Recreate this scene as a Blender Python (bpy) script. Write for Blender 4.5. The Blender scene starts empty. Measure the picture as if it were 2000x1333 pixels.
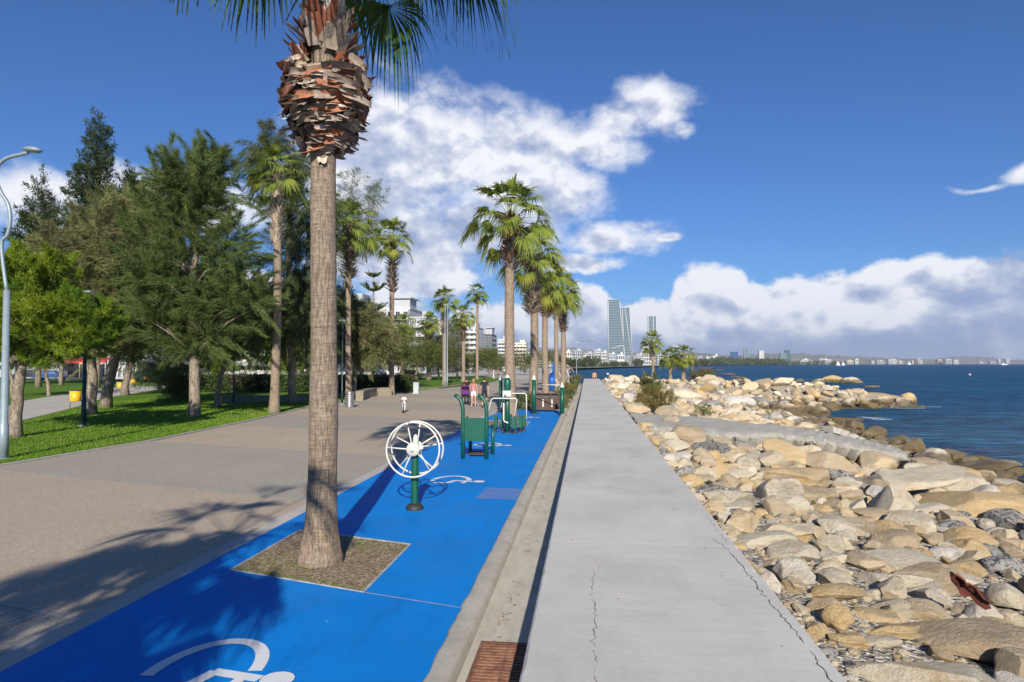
import bpy, bmesh, math, random
import numpy as np
from mathutils import Vector, Matrix, noise as mnoise
R = math.radians
rnd = random.Random(7)
rng = np.random.default_rng(11)
sc = bpy.context.scene
C = sc.collection

# ------------------------------------------------------------ camera
FPX = 1333.0
PITCH = math.atan(44.5/FPX); YAW = math.atan(147/FPX*math.cos(PITCH)); EYE = 2.42
cd = bpy.data.cameras.new('camera'); cam = bpy.data.objects.new('camera', cd); C.objects.link(cam)
cam.location = (0, 0, EYE)
cam.rotation_euler = (math.pi/2 + PITCH, 0, YAW)
cd.sensor_width = 36; cd.lens = 36*FPX/2000; cd.clip_start = 0.05; cd.clip_end = 60000
sc.camera = cam
# a sight line through a point of the photograph, used to survey real positions
_f = (-math.sin(YAW)*math.cos(PITCH), math.cos(YAW)*math.cos(PITCH), math.sin(PITCH))
_r = (math.cos(YAW), math.sin(YAW), 0)
_u = (math.sin(YAW)*math.sin(PITCH), -math.cos(YAW)*math.sin(PITCH), math.cos(PITCH))
def ray(px, py):
    x = (px-1000)/FPX; y = -(py-666.5)/FPX
    return [_r[i]*x + _u[i]*y + _f[i] for i in range(3)]
def G(px, py, z=0.0):
    d = ray(px, py); t = (z-EYE)/d[2]; return (d[0]*t, d[1]*t)
def A(px, py, Y):
    d = ray(px, py); t = Y/d[1]; return (d[0]*t, EYE + d[2]*t)

# ------------------------------------------------------------ light
SUN = Vector((0.33, -1.95, 1.0)).normalized()
sl = bpy.data.lights.new('sun', 'SUN'); so = bpy.data.objects.new('sun', sl); C.objects.link(so)
sl.energy = 4.9; sl.angle = R(0.53); sl.color = (1.0, 0.93, 0.82)
so.rotation_euler = (-SUN).to_track_quat('-Z', 'Y').to_euler(); so.location = (30, -60, 60)
sc.view_settings.view_transform = 'Standard'; sc.view_settings.look = 'None'
sc.view_settings.exposure = 0.42; sc.view_settings.gamma = 1.0
sc.cycles.max_bounces = 6; sc.cycles.transparent_max_bounces = 6; sc.cycles.volume_bounces = 0
sc.cycles.diffuse_bounces = 3; sc.cycles.glossy_bounces = 2; sc.cycles.transmission_bounces = 3

world = bpy.data.worlds.new('World'); sc.world = world; world.use_nodes = True
def build_world():
    nt = world.node_tree; N = nt.nodes; L = nt.links; N.clear()
    def nd(t, **k):
        n = N.new(t)
        for a, b in k.items(): setattr(n, a, b)
        return n
    def mth(op, a, b=None, c=None, clamp=False):
        n = nd('ShaderNodeMath', operation=op, use_clamp=clamp)
        for i, v in enumerate((a, b, c)):
            if v is None: continue
            if isinstance(v, (int, float)): n.inputs[i].default_value = v
            else: L.new(v, n.inputs[i])
        return n.outputs[0]
    def vm(op, a, b=None, out=0):
        n = nd('ShaderNodeVectorMath', operation=op)
        for i, v in enumerate((a, b)):
            if v is None: continue
            if isinstance(v, tuple): n.inputs[i].default_value = v
            else: L.new(v, n.inputs[i])
        return n.outputs[out]
    sky = nd('ShaderNodeTexSky', sky_type='NISHITA', sun_disc=False)
    sky.sun_elevation = math.asin(SUN.z); sky.sun_rotation = math.atan2(SUN.x, SUN.y)
    sky.air_density = 1.0; sky.dust_density = 0.25; sky.ozone_density = 1.6
    tc = nd('ShaderNodeTexCoord'); sp = nd('ShaderNodeSeparateXYZ'); L.new(tc.outputs['Generated'], sp.inputs[0])
    az = mth('ARCTAN2', sp.outputs[0], sp.outputs[1]); el = mth('ARCSINE', sp.outputs[2])
    cb = nd('ShaderNodeCombineXYZ'); L.new(az, cb.inputs[0]); L.new(el, cb.inputs[1]); P0 = cb.outputs[0]
    # warp the lookup a little so that edges billow
    wn = nd('ShaderNodeTexNoise'); wn.inputs['Scale'].default_value = 9; wn.inputs['Detail'].default_value = 4
    L.new(P0, wn.inputs['Vector'])
    wv = vm('SUBTRACT', wn.outputs['Color'], (0.5, 0.5, 0.5)); wv = vm('MULTIPLY', wv, (0.075, 0.055, 0))
    P = vm('ADD', P0, wv)
    # (px, py, rx, ry, brightness) of each cloud mass as seen from the promenade
    B = [(860,285,210,120,.98),(740,330,190,170,.86),(1020,290,190,90,.98),(1160,285,100,55,1.0),(1050,380,150,80,.90),(790,470,220,110,.76),
         (950,445,180,75,.82),(1190,465,140,42,.92,.8),(1285,205,105,60,.97,.85),(1205,235,90,50,.93,.75),(1340,235,50,24,.95,.7),(1110,515,150,34,.86,.8),(1235,440,80,24,.92,.6),(760,215,60,40,.95),
         (80,400,150,62,1.0),(235,365,110,45,1.0),(420,400,160,60,.95),(520,620,260,80,.95),
         (760,650,140,75,.95),(1000,655,150,70,.84),(1130,625,90,62,.93),(1190,680,190,50,.74),
         (1390,588,90,72,1.04),(1500,625,160,80,1.0),(1290,625,85,45,.98),(1650,600,130,55,1.02),(1800,556,130,46,1.03),(1720,590,120,50,.96),
         (1900,610,190,70,.80),(1650,676,440,46,.50),(2050,610,200,100,.66),(1350,692,300,30,.55),(1850,640,200,50,.62),(2010,325,150,22,.95,.62),(1920,352,130,15,.9,.48),(1290,466,30,12,.95)]
    best = None; sw = None; sb = None
    for q_ in B:
        px, py, rx, ry, br = q_[:5]; amp = q_[5] if len(q_) > 5 else 1.0
        d = Vector(ray(px, py)).normalized(); a = math.atan2(d.x, d.y); e = math.asin(d.z)
        k = math.cos(math.atan((px-1000)/FPX))**2
        s = (FPX/rx/k, FPX/ry, 0)
        q = vm('MULTIPLY', P, s); q = vm('SUBTRACT', q, (a*s[0], e*s[1], 0))
        m = mth('SUBTRACT', amp, vm('LENGTH', q, None, 1))
        w = mth('MAXIMUM', mth('ADD', m, 0.35), 0.0001); w = mth('MULTIPLY', w, w)
        best = m if best is None else mth('MAXIMUM', best, m)
        sw = w if sw is None else mth('ADD', sw, w)
        wb = mth('MULTIPLY', w, br); sb = wb if sb is None else mth('ADD', sb, wb)
    bright = mth('DIVIDE', sb, sw)
    def fbm(vec, scale, detail, rough=0.6):
        n = nd('ShaderNodeTexNoise'); n.inputs['Scale'].default_value = scale; n.inputs['Detail'].default_value = detail
        n.inputs['Roughness'].default_value = rough; L.new(vec, n.inputs['Vector']); return n.outputs[0]
    Ps = vm('MULTIPLY', P0, (1.0, 1.35, 1.0))
    n1 = fbm(Ps, 11.0, 12, 0.62)
    n2 = fbm(vm('ADD', Ps, (0.008, 0.022, 0)), 11.0, 4, 0.55)
    n1b = fbm(Ps, 11.0, 4, 0.55)
    n3 = fbm(Ps, 4.0, 5, 0.5)
    edge = mth('ADD', mth('MULTIPLY', best, 1.15), mth('MULTIPLY', mth('SUBTRACT', n1, 0.455), 1.75))
    den = nd('ShaderNodeMapRange', interpolation_type='SMOOTHSTEP'); L.new(edge, den.inputs[0])
    wdt = nd('ShaderNodeMapRange', interpolation_type='SMOOTHSTEP'); L.new(el, wdt.inputs[0])
    for i_, v_ in enumerate((0.11, 0.19, 0.28, 0.80)): wdt.inputs[i_+1].default_value = v_
    lo = nd('ShaderNodeMapRange', interpolation_type='SMOOTHSTEP'); L.new(el, lo.inputs[0])
    for i_, v_ in enumerate((0.11, 0.19, 0.0, -0.06)): lo.inputs[i_+1].default_value = v_
    L.new(lo.outputs[0], den.inputs[1]); L.new(wdt.outputs[0], den.inputs[2])
    dens = mth('POWER', den.outputs[0], 0.85)
    relief = mth('MULTIPLY', mth('SUBTRACT', n1b, n2), 1.7)
    thick = nd('ShaderNodeMapRange', interpolation_type='SMOOTHSTEP'); L.new(edge, thick.inputs[0])
    thick.inputs[1].default_value = 0.25; thick.inputs[2].default_value = 1.3; thick.inputs[3].default_value = 0.06; thick.inputs[4].default_value = -0.10
    lum = mth('ADD', mth('ADD', bright, relief), thick.outputs[0])
    lum = mth('ADD', lum, mth('MULTIPLY', mth('SUBTRACT', n3, 0.5), 0.30))
    ramp = nd('ShaderNodeValToRGB'); L.new(lum, ramp.inputs[0]); cr = ramp.color_ramp
    cr.elements[0].position = 0.38; cr.elements[0].color = (0.19, 0.27, 0.47, 1)
    cr.elements[1].position = 1.0; cr.elements[1].color = (0.74, 0.75, 0.78, 1)
    e = cr.elements.new(0.62); e.color = (0.27, 0.33, 0.50, 1)
    e = cr.elements.new(0.80); e.color = (0.44, 0.48, 0.60, 1)
    skym = nd('ShaderNodeMix', data_type='RGBA', blend_type='MULTIPLY'); skym.inputs[0].default_value = 1.0
    L.new(sky.outputs[0], skym.inputs[6]); skym.inputs[7].default_value = (SKYT[0], SKYT[1], SKYT[2], 1)
    mix = nd('ShaderNodeMix', data_type='RGBA')
    L.new(mth('MULTIPLY', dens, 0.97), mix.inputs[0]); L.new(skym.outputs[2], mix.inputs[6])
    sc_ = nd('ShaderNodeMix', data_type='RGBA', blend_type='MULTIPLY'); sc_.inputs[0].default_value = 1.0
    k = 1.0/SKYS; sc_.inputs[7].default_value = (k, k, k, 1); sc_.clamp_result = False
    L.new(ramp.outputs[0], sc_.inputs[6]); L.new(sc_.outputs[2], mix.inputs[7])
    bg = nd('ShaderNodeBackground'); bg.inputs[1].default_value = SKYS; L.new(mix.outputs[2], bg.inputs[0])
    out = nd('ShaderNodeOutputWorld'); L.new(bg.outputs[0], out.inputs[0])
SKYS = 0.10
SKYT = (0.22, 0.44, 0.79)
build_world()
try:
    world.cycles.sampling_method = 'MANUAL'; world.cycles.sample_map_resolution = 512
except Exception: pass

# ------------------------------------------------------------ materials
MATS = {}
class NT:
    def __init__(s, name):
        m = bpy.data.materials.new(name); m.use_nodes = True; s.m = m
        s.N = m.node_tree.nodes; s.L = m.node_tree.links
        s.b = s.N['Principled BSDF']; s.out = s.N['Material Output']
        s.tc = s.N.new('ShaderNodeTexCoord'); s.geo = s.N.new('ShaderNodeNewGeometry'); s.oi = s.N.new('ShaderNodeObjectInfo')
        MATS[name] = m
    def _set(s, sock, v):
        if hasattr(v, 'is_output'): s.L.new(v, sock)
        elif isinstance(v, tuple) and len(v) == 3 and sock.type == 'RGBA': sock.default_value = (*v, 1)
        else: sock.default_value = v
    def noise(s, scale, detail=6, rough=0.6, vec=None, stretch=None, dist=0.0, col=False):
        n = s.N.new('ShaderNodeTexNoise'); n.inputs['Scale'].default_value = scale
        n.inputs['Detail'].default_value = detail; n.inputs['Roughness'].default_value = rough; n.inputs['Distortion'].default_value = dist
        v = vec if vec is not None else s.geo.outputs['Position']
        if stretch: v = s.vm('MULTIPLY', v, stretch)
        s.L.new(v, n.inputs['Vector']); return n.outputs[1 if col else 0]
    def voro(s, scale, feature='F1', vec=None, stretch=None, rand=1.0, out=0):
        n = s.N.new('ShaderNodeTexVoronoi'); n.feature = feature; n.inputs['Scale'].default_value = scale
        n.inputs['Randomness'].default_value = rand
        v = vec if vec is not None else s.geo.outputs['Position']
        if stretch: v = s.vm('MULTIPLY', v, stretch)
        s.L.new(v, n.inputs['Vector']); return n.outputs[out]
    def vm(s, op, a, b=None, out=0):
        n = s.N.new('ShaderNodeVectorMath'); n.operation = op; s._set(n.inputs[0], a)
        if b is not None: s._set(n.inputs[1], b)
        return n.outputs[out]
    def mth(s, op, a, b=None, c=None, clamp=False):
        n = s.N.new('ShaderNodeMath'); n.operation = op; n.use_clamp = clamp
        for i, v in enumerate((a, b, c)):
            if v is not None: s._set(n.inputs[i], v)
        return n.outputs[0]
    def mr(s, v, a, b, c=0.0, d=1.0, smooth=False):
        n = s.N.new('ShaderNodeMapRange'); n.interpolation_type = 'SMOOTHSTEP' if smooth else 'LINEAR'
        s._set(n.inputs[0], v)
        for i, x in enumerate((a, b, c, d)): n.inputs[i+1].default_value = x
        return n.outputs[0]
    def mix(s, f, a, b, mode='MIX'):
        n = s.N.new('ShaderNodeMix'); n.data_type = 'RGBA'; n.blend_type = mode
        s._set(n.inputs[0], f); s._set(n.inputs[6], a); s._set(n.inputs[7], b); return n.outputs[2]
    def ramp(s, f, stops):
        n = s.N.new('ShaderNodeValToRGB'); s._set(n.inputs[0], f); cr = n.color_ramp
        cr.elements[0].position, cr.elements[0].color = stops[0][0], (*stops[0][1], 1)
        cr.elements[1].position, cr.elements[1].color = stops[-1][0], (*stops[-1][1], 1)
        for p, c in stops[1:-1]:
            e = cr.elements.new(p); e.color = (*c, 1)
        return n.outputs[0]
    def sep(s, v):
        n = s.N.new('ShaderNodeSeparateXYZ'); s.L.new(v, n.inputs[0]); return n.outputs
    def bump(s, h, strength=0.5, dist=0.01, prev=None):
        n = s.N.new('ShaderNodeBump'); n.inputs['Strength'].default_value = strength; n.inputs['Distance'].default_value = dist
        s.L.new(h, n.inputs['Height'])
        if prev is not None: s.L.new(prev, n.inputs['Normal'])
        return n.outputs[0]
    def fin(s, col=None, rough=None, nrm=None, metal=None, spec=None):
        if col is not None: s._set(s.b.inputs['Base Color'], col)
        if rough is not None: s._set(s.b.inputs['Roughness'], rough)
        if nrm is not None: s.L.new(nrm, s.b.inputs['Normal'])
        if metal is not None: s._set(s.b.inputs['Metallic'], metal)
        if spec is not None: s.b.inputs['Specular IOR Level'].default_value = spec
        return s.m
def hexv(c, k): return tuple(x*k for x in c)
def paint(name, col, rough=0.45, metal=0.0, var=0.12, scale=6.0, spec=0.5):
    t = NT(name); n = t.noise(scale, 6, 0.65); n2 = t.noise(scale*9, 3)
    c = t.mix(t.mr(n, 0.35, 0.7), hexv(col, 1-var), hexv(col, 1+var*0.6))
    return t.fin(c, t.mr(n2, 0.3, 0.7, rough-0.07, rough+0.1), t.bump(n2, 0.08, 0.003), metal, spec)
def leafm(name, c1, c2, c3=None, trans=0.35):
    t = NT(name); isl = t.geo.outputs['Random Per Island']; n = t.noise(0.55, 3)
    c = t.mix(isl, c1, c2)
    if c3: c = t.mix(t.mr(n, 0.48, 0.66), c, c3)
    c = t.mix(t.mr(t.oi.outputs['Random'], 0, 1, 0, 0.25), c, hexv(c2, 1.15))
    t.fin(c, 0.62, spec=0.25)
    tr = t.N.new('ShaderNodeBsdfTranslucent'); t.L.new(t.mix(0.5, c, (0.5, 0.55, 0.1), 'MIX') if False else c, tr.inputs[0])
    ms = t.N.new('ShaderNodeMixShader'); ms.inputs[0].default_value = trans
    t.L.new(t.b.outputs[0], ms.inputs[1]); t.L.new(tr.outputs[0], ms.inputs[2]); t.L.new(ms.outputs[0], t.out.inputs[0])
    return t.m

def make_materials():
    # concrete of the raised walk
    t = NT('walk_concrete'); a = t.noise(0.9, 8, 0.65, stretch=(1.0, 0.8, 1)); b = t.noise(45, 4, 0.7); br = t.noise(5, 5, 0.65, stretch=(0.5, 3.5, 1), dist=0.4); st = t.noise(0.45, 5, 0.7, dist=1.0)
    c = t.ramp(a, [(0.3, (0.44, 0.42, 0.38)), (0.5, (0.535, 0.51, 0.46)), (0.72, (0.60, 0.575, 0.525))])
    c = t.mix(t.mr(br, 0.4, 0.75, 0, 0.3), c, (0.36, 0.35, 0.325)); c = t.mix(t.mr(st, 0.54, 0.68, 0, 0.45), c, (0.36, 0.335, 0.30)); c = t.mix(t.mr(t.noise(2.6, 7, 0.75, dist=.6), 0.60, 0.72, 0, 0.45), c, (0.30, 0.285, 0.26)); c = t.mix(t.mr(t.voro(3.1, out=0), 0.0, 0.022, 0.7, 0.0), c, (0.16, 0.15, 0.13))
    c = t.mix(t.mr(b, 0.42, 0.7, 0, 0.3), c, (0.60, 0.59, 0.57))
    sy = t.sep(t.geo.outputs['Position'])[1]
    t.fin(c, 0.88, t.bump(b, 0.35, 0.004, t.bump(br, 0.15, 0.004)), spec=0.3)
    t = NT('kerb_concrete'); a = t.noise(2.5, 8, 0.7); b = t.noise(60, 4, 0.7)
    c = t.ramp(a, [(0.3, (0.34, 0.31, 0.26)), (0.5, (0.43, 0.40, 0.34)), (0.7, (0.50, 0.47, 0.41))]); c = t.mix(t.mr(b, 0.45, 0.65, 0, 0.35), c, (0.25, 0.23, 0.2))
    t.fin(c, 0.9, t.bump(b, 0.4, 0.004, t.bump(a, 0.3, 0.02)), spec=0.25)
    t = NT('channel_concrete'); a = t.noise(1.6, 8, 0.7, stretch=(3, 1, 1)); b = t.noise(50, 4, 0.7); d = t.noise(3.2, 6, 0.75)
    c = t.ramp(a, [(0.3, (0.38, 0.35, 0.29)), (0.55, (0.48, 0.445, 0.37)), (0.75, (0.53, 0.49, 0.42))]); c = t.mix(t.mr(d, 0.60, 0.70, 0, 0.6), c, (0.20, 0.165, 0.12))
    t.fin(c, 0.92, t.bump(b, 0.4, 0.004), spec=0.2)
    # blue rubber-painted strip
    t = NT('blue_paint'); a = t.noise(0.8, 6, 0.6); b = t.noise(60, 4, 0.7); d = t.noise(2.2, 7, 0.75); e = t.noise(1.1, 8, 0.7, stretch=(4, 0.6, 1))
    c = t.ramp(a, [(0.3, (0.002, 0.170, 0.53)), (0.7, (0.003, 0.22, 0.66))])
    c = t.mix(t.mr(d, 0.60, 0.74, 0, 0.40), c, (0.05, 0.22, 0.62)); c = t.mix(t.mr(e, 0.54, 0.72, 0, 0.4), c, (0.004, 0.10, 0.36)); c = t.mix(t.mr(t.noise(5.5, 8, 0.8, dist=.7), 0.66, 0.72, 0, 0.5), c, (0.16, 0.27, 0.48)); c = t.mix(t.mr(t.noise(0.35, 6, 0.7), 0.52, 0.7, 0, 0.35), c, (0.05, 0.20, 0.50))
    sp = t.voro(2.6, out=0); c = t.mix(t.mr(sp, 0.0, 0.028, 0.8, 0.0), c, (0.45, 0.52, 0.62))
    t.fin(c, t.mr(a, 0.3, 0.7, 0.52, 0.68), t.bump(b, 0.35, 0.003), spec=0.12)
    for nm, c1, c2, c3 in (('aggregate_beige', (0.33, 0.26, 0.19), (0.41, 0.335, 0.25), (0.50, 0.42, 0.33)), ('aggregate_grey', (0.27, 0.24, 0.195), (0.35, 0.31, 0.25), (0.44, 0.395, 0.325))):
        t = NT(nm); a = t.noise(0.5, 7, 0.7); v = t.voro(48, out=1); b = t.noise(90, 3, 0.7); g = t.voro(48)
        sv = t.sep(v); c = t.ramp(sv[0], [(0.0, c1), (0.5, c2), (1.0, c3)])
        c = t.mix(t.mr(a, 0.35, 0.7, 0, 0.5), c, hexv(c2, 0.86)); c = t.mix(t.mr(t.noise(0.17, 5, .7), 0.5, 0.7, 0, 0.3), c, c3)
        t.fin(c, 0.85, t.bump(g, 0.5, 0.004), spec=0.3)
    t = NT('white_marking'); a = t.noise(14, 7, 0.75); c = t.mix(t.mr(a, 0.55, 0.72, 0, 0.6), (0.66, 0.67, 0.67), (0.25, 0.36, 0.55)); t.fin(c, 0.7, spec=0.3)
    t = NT('joint_line'); a = t.noise(6, 6, 0.7); t.fin(t.mix(t.mr(a, 0.4, 0.65), (0.48, 0.46, 0.43), (0.30, 0.27, 0.24)), 0.9)
    t = NT('faded_patch'); a = t.noise(9, 7, 0.75); t.fin(t.mix(t.mr(a, 0.42, 0.62), (0.03, 0.18, 0.50), (0.17, 0.21, 0.42)), 0.8)
    paint('crack_dark', (0.10, 0.092, 0.08), 0.95)
    t = NT('pit_soil'); a = t.noise(3.0, 8, 0.75); v = t.sep(t.voro(42, out=1)); g = t.voro(42)
    c = t.ramp(v[0], [(0, (0.13, 0.09, 0.055)), (0.6, (0.27, 0.20, 0.125)), (1, (0.44, 0.36, 0.26))])
    c = t.mix(t.mr(a, 0.56, 0.66, 0, 0.5), c, (0.10, 0.11, 0.04)); t.fin(c, 0.95, t.bump(g, 0.9, 0.012), spec=0.15)
    t = NT('shore_gravel'); v = t.sep(t.voro(24, out=1)); g = t.voro(24); a = t.noise(1.2, 8, 0.75); v2 = t.voro(9)
    c = t.ramp(v[0], [(0, (0.10, 0.10, 0.10)), (0.35, (0.32, 0.28, 0.21)), (0.7, (0.46, 0.41, 0.33)), (1, (0.60, 0.57, 0.50))])
    c = t.mix(t.mr(a, 0.54, 0.68, 0, 0.6), c, (0.24, 0.20, 0.15))
    z = t.sep(t.geo.outputs['Position'])[2]; c = t.mix(t.mr(z, -1.05, -0.55, 0.8, 0.0, True), c, (0.075, 0.06, 0.035))
    t.fin(c, 0.95, t.bump(g, 1.0, 0.03, t.bump(v2, 0.8, 0.06)), spec=0.2)
    t = NT('lawn_grass'); a = t.noise(0.5, 7, 0.7); b = t.noise(9, 6, 0.75); f = t.noise(60, 3, 0.8)
    c = t.ramp(b, [(0.3, (0.050, 0.11, 0.008)), (0.55, (0.10, 0.20, 0.014)), (0.75, (0.19, 0.31, 0.03))])
    c = t.mix(t.mr(a, 0.5, 0.68, 0, 0.5), c, (0.12, 0.20, 0.03)); c = t.mix(t.mr(t.noise(0.32, 6, 0.75), 0.58, 0.68, 0, 0.8), c, (0.20, 0.13, 0.06)); c = t.mix(t.mr(t.noise(0.12, 4, .6), 0.5, 0.6, 0, 0.45), c, (0.13, 0.19, 0.03))
    t.fin(c, 0.95, t.bump(f, 0.9, 0.03, t.bump(b, 0.6, 0.04)), spec=0.15)
    leafm('grass_blade', (0.08, 0.17, 0.010), (0.18, 0.30, 0.025), (0.21, 0.28, 0.04), 0.3)
    t = NT('ground_far'); a = t.noise(0.02, 8, 0.7); t.fin(t.ramp(a, [(0.3, (0.10, 0.12, 0.06)), (0.55, (0.26, 0.23, 0.17)), (0.8, (0.35, 0.32, 0.26))]), 0.95)
    t = NT('path_concrete'); a = t.noise(0.7, 7, 0.7); b = t.noise(30, 4); t.fin(t.ramp(a, [(0.3, (0.36, 0.33, 0.29)), (0.7, (0.50, 0.465, 0.41))]), 0.9, t.bump(b, 0.3, 0.004))
    t = NT('asphalt'); a = t.noise(1.0, 7, 0.7); t.fin(t.ramp(a, [(0.3, (0.045, 0.045, 0.047)), (0.7, (0.07, 0.07, 0.07))]), 0.9)
    t = NT('hill_scrub'); a = t.noise(0.0035, 9, 0.72); b = t.noise(0.03, 4, 0.7)
    c = t.ramp(a, [(0.35, (0.10, 0.12, 0.06)), (0.55, (0.24, 0.20, 0.14)), (0.7, (0.36, 0.31, 0.24))]); c = t.mix(t.mr(b, 0.62, 0.68), c, (0.7, 0.68, 0.65)); t.fin(c, 1.0)
    # water
    t = NT('sea_water'); a = t.noise(0.018, 4, 0.6, stretch=(1, 1.8, 1)); y = t.sep(t.geo.outputs['Position'])
    w1 = t.noise(1.5, 7, 0.62, stretch=(0.55, 1.5, 1)); w2 = t.noise(0.30, 5, 0.6, stretch=(0.5, 1.7, 1)); w3 = t.noise(6.0, 4, 0.6, stretch=(0.7, 1.3, 1))
    c = t.ramp(a, [(0.3, (0.007, 0.095, 0.21)), (0.5, (0.012, 0.15, 0.27)), (0.7, (0.025, 0.23, 0.33))])
    rp = t.noise(1.1, 6, 0.72, stretch=(0.6, 1.5, 1), dist=.3)
    pt = t.noise(0.10, 4, 0.6); c = t.mix(t.mr(pt, 0.5, 0.65, 0, 0.6), c, (0.008, 0.038, 0.115))
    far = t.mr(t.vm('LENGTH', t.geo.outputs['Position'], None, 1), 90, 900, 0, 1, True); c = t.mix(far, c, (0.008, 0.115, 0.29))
    wv = t.mth('ADD', t.mth('MULTIPLY', w1, 0.5), t.mth('MULTIPLY', w2, 1.6)); wv = t.mth('ADD', wv, t.mth('MULTIPLY', w3, 0.07))
    c = t.mix(t.mr(w1, 0.44, 0.60, 0, 0.75), c, (0.002, 0.020, 0.065)); c = t.mix(t.mr(w2, 0.46, 0.60, 0, 0.55), c, (0.003, 0.030, 0.085)); c = t.mix(t.mr(t.noise(0.09, 6, 0.7, stretch=(0.35, 2.4, 1)), 0.5, 0.64, 0, 0.5), c, (0.02, 0.13, 0.23))  # shade of the waves mixed into the base colour
    c = t.mix(t.mr(rp, 0.40, 0.50, 0.75, 0), c, (0.001, 0.018, 0.07)); c = t.mix(t.mr(rp, 0.55, 0.66, 0, 0.75), c, (0.05, 0.19, 0.33))  # ripple light put into the colour too: dark troughs, bright crests
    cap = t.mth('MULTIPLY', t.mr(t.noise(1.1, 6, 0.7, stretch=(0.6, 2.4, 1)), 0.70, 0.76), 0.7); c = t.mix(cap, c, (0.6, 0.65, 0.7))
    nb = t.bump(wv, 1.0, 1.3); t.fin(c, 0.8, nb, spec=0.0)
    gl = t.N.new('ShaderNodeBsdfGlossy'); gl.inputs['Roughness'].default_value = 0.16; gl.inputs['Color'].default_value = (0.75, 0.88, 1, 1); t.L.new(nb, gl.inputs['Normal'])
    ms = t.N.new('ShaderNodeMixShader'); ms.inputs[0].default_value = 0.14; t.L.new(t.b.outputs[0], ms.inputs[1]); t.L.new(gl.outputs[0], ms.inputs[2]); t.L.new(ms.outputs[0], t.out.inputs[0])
    t = NT('sea_foam'); a = t.noise(5, 7, 0.75); t.fin(t.mix(t.mr(a, 0.45, 0.6), (0.65, 0.7, 0.72), (0.12, 0.25, 0.33)), 0.6)
    # rock
    def rock(name, stops, speck=0.0, hue=None):
        t = NT(name); p = t.geo.outputs['Position']
        r = t.mth('FRACT', t.mth('ADD', t.oi.outputs['Random'], t.geo.outputs['Random Per Island']))
        ov = t.tc.outputs['Object']
        off = t.vm('ADD', p, t.vm('MULTIPLY', t.oi.outputs['Random'], (17., 5., 9.)))
        a = t.noise(2.2, 8, 0.68, off, dist=0.8); b = t.noise(26, 6, 0.75, off); s = t.noise(3.5, 6, 0.7, off, stretch=(0.7, 0.8, 3.0), dist=0.9); cr = None
        c = t.ramp(r, stops)
        c = t.mix(t.mr(a, 0.36, 0.66, 0.55, 0), c, t.mix(0.5, c, (0.70, 0.60, 0.43)))
        c = t.mix(t.mr(s, 0.50, 0.68, 0, 0.45), c, t.mix(0.75, c, (0.36, 0.22, 0.085)))
        c = t.mix(t.mr(t.noise(1.3, 7, 0.75, off), 0.54, 0.66, 0, 0.6), c, (0.27, 0.235, 0.175)); c = t.mix(t.mr(t.noise(1.7, 6, 0.7, t.vm('ADD', off, (9., 3., 5.))), 0.54, 0.66, 0, 0.5), c, (0.52, 0.33, 0.13))
        pit = t.mr(b, 0.60, 0.72, 0, 0.5 + speck); c = t.mix(pit, c, (0.13, 0.115, 0.095))
        if speck: c = t.mix(t.mr(t.noise(14, 4, 0.8, off), 0.50, 0.56), c, (0.09, 0.09, 0.095))
        z = t.sep(p)[2]; zz = t.mth('ADD', z, t.mr(t.noise(1.5, 4), 0.3, 0.7, -0.25, 0.25))
        wet = t.mr(zz, -0.72, -0.35, 1.0, 0.0, True); c = t.mix(t.mth('MULTIPLY', wet, 0.8), c, (0.085, 0.06, 0.028))
        alg = t.mr(zz, -1.05, -0.9, 0.8, 0.0); c = t.mix(alg, c, (0.19, 0.13, 0.035))
        h = t.mth('ADD', t.mth('MULTIPLY', a, 0.5), t.mth('ADD', t.mth('MULTIPLY', s, 0.35), t.mth('MULTIPLY', b, 0.38)))
        h = t.mth('ADD', h, t.mth('MULTIPLY', t.noise(60, 3, 0.8, off), 0.06))
        t.fin(c, t.mr(wet, 0, 1, 0.92, 0.45), t.bump(h, 1.0, 0.12), spec=0.25)
    rock('sandstone', [(0.0, (0.58, 0.45, 0.27)), (0.22, (0.68, 0.575, 0.41)), (0.42, (0.52, 0.375, 0.20)), (0.6, (0.70, 0.62, 0.48)), (0.78, (0.60, 0.50, 0.35)), (0.9, (0.44, 0.34, 0.22)), (1.0, (0.72, 0.66, 0.55))])
    rock('ochre_rock', [(0.0, (0.56, 0.385, 0.175)), (1.0, (0.60, 0.43, 0.22))])
    rock('pale_rock', [(0.0, (0.58, 0.51, 0.39)), (1.0, (0.66, 0.59, 0.46))])
    rock('white_rock', [(0.0, (0.62, 0.57, 0.52)), (1.0, (0.70, 0.65, 0.59))])
    rock('brown_rock', [(0.0, (0.40, 0.30, 0.19)), (1.0, (0.47, 0.36, 0.23))])
    rock('grey_rock', [(0.0, (0.33, 0.33, 0.32)), (1.0, (0.42, 0.41, 0.40))], speck=0.25)
    t = NT('slab_concrete'); a = t.noise(3.0, 8, 0.75); b = t.noise(24, 5, 0.8)
    c = t.ramp(a, [(0.3, (0.46, 0.43, 0.365)), (0.7, (0.62, 0.585, 0.505))]); c = t.mix(t.mr(b, 0.55, 0.7, 0, 0.7), c, (0.14, 0.13, 0.115)); t.fin(c, 0.95, t.bump(b, 0.9, 0.03, t.bump(a, 0.8, 0.08)))
    # bark
    t = NT('palm_bark'); ob = t.tc.outputs['Object']; a = t.noise(2.0, 7, 0.72, ob, stretch=(2.2, 2.2, 15), dist=0.9); b = t.noise(5, 6, 0.7, ob, stretch=(9, 9, 1.1), dist=0.4); f = t.noise(1.1, 6, 0.7, ob)
    c = t.ramp(a, [(0.30, (0.18, 0.13, 0.09)), (0.48, (0.30, 0.225, 0.16)), (0.70, (0.40, 0.31, 0.225))])
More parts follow.
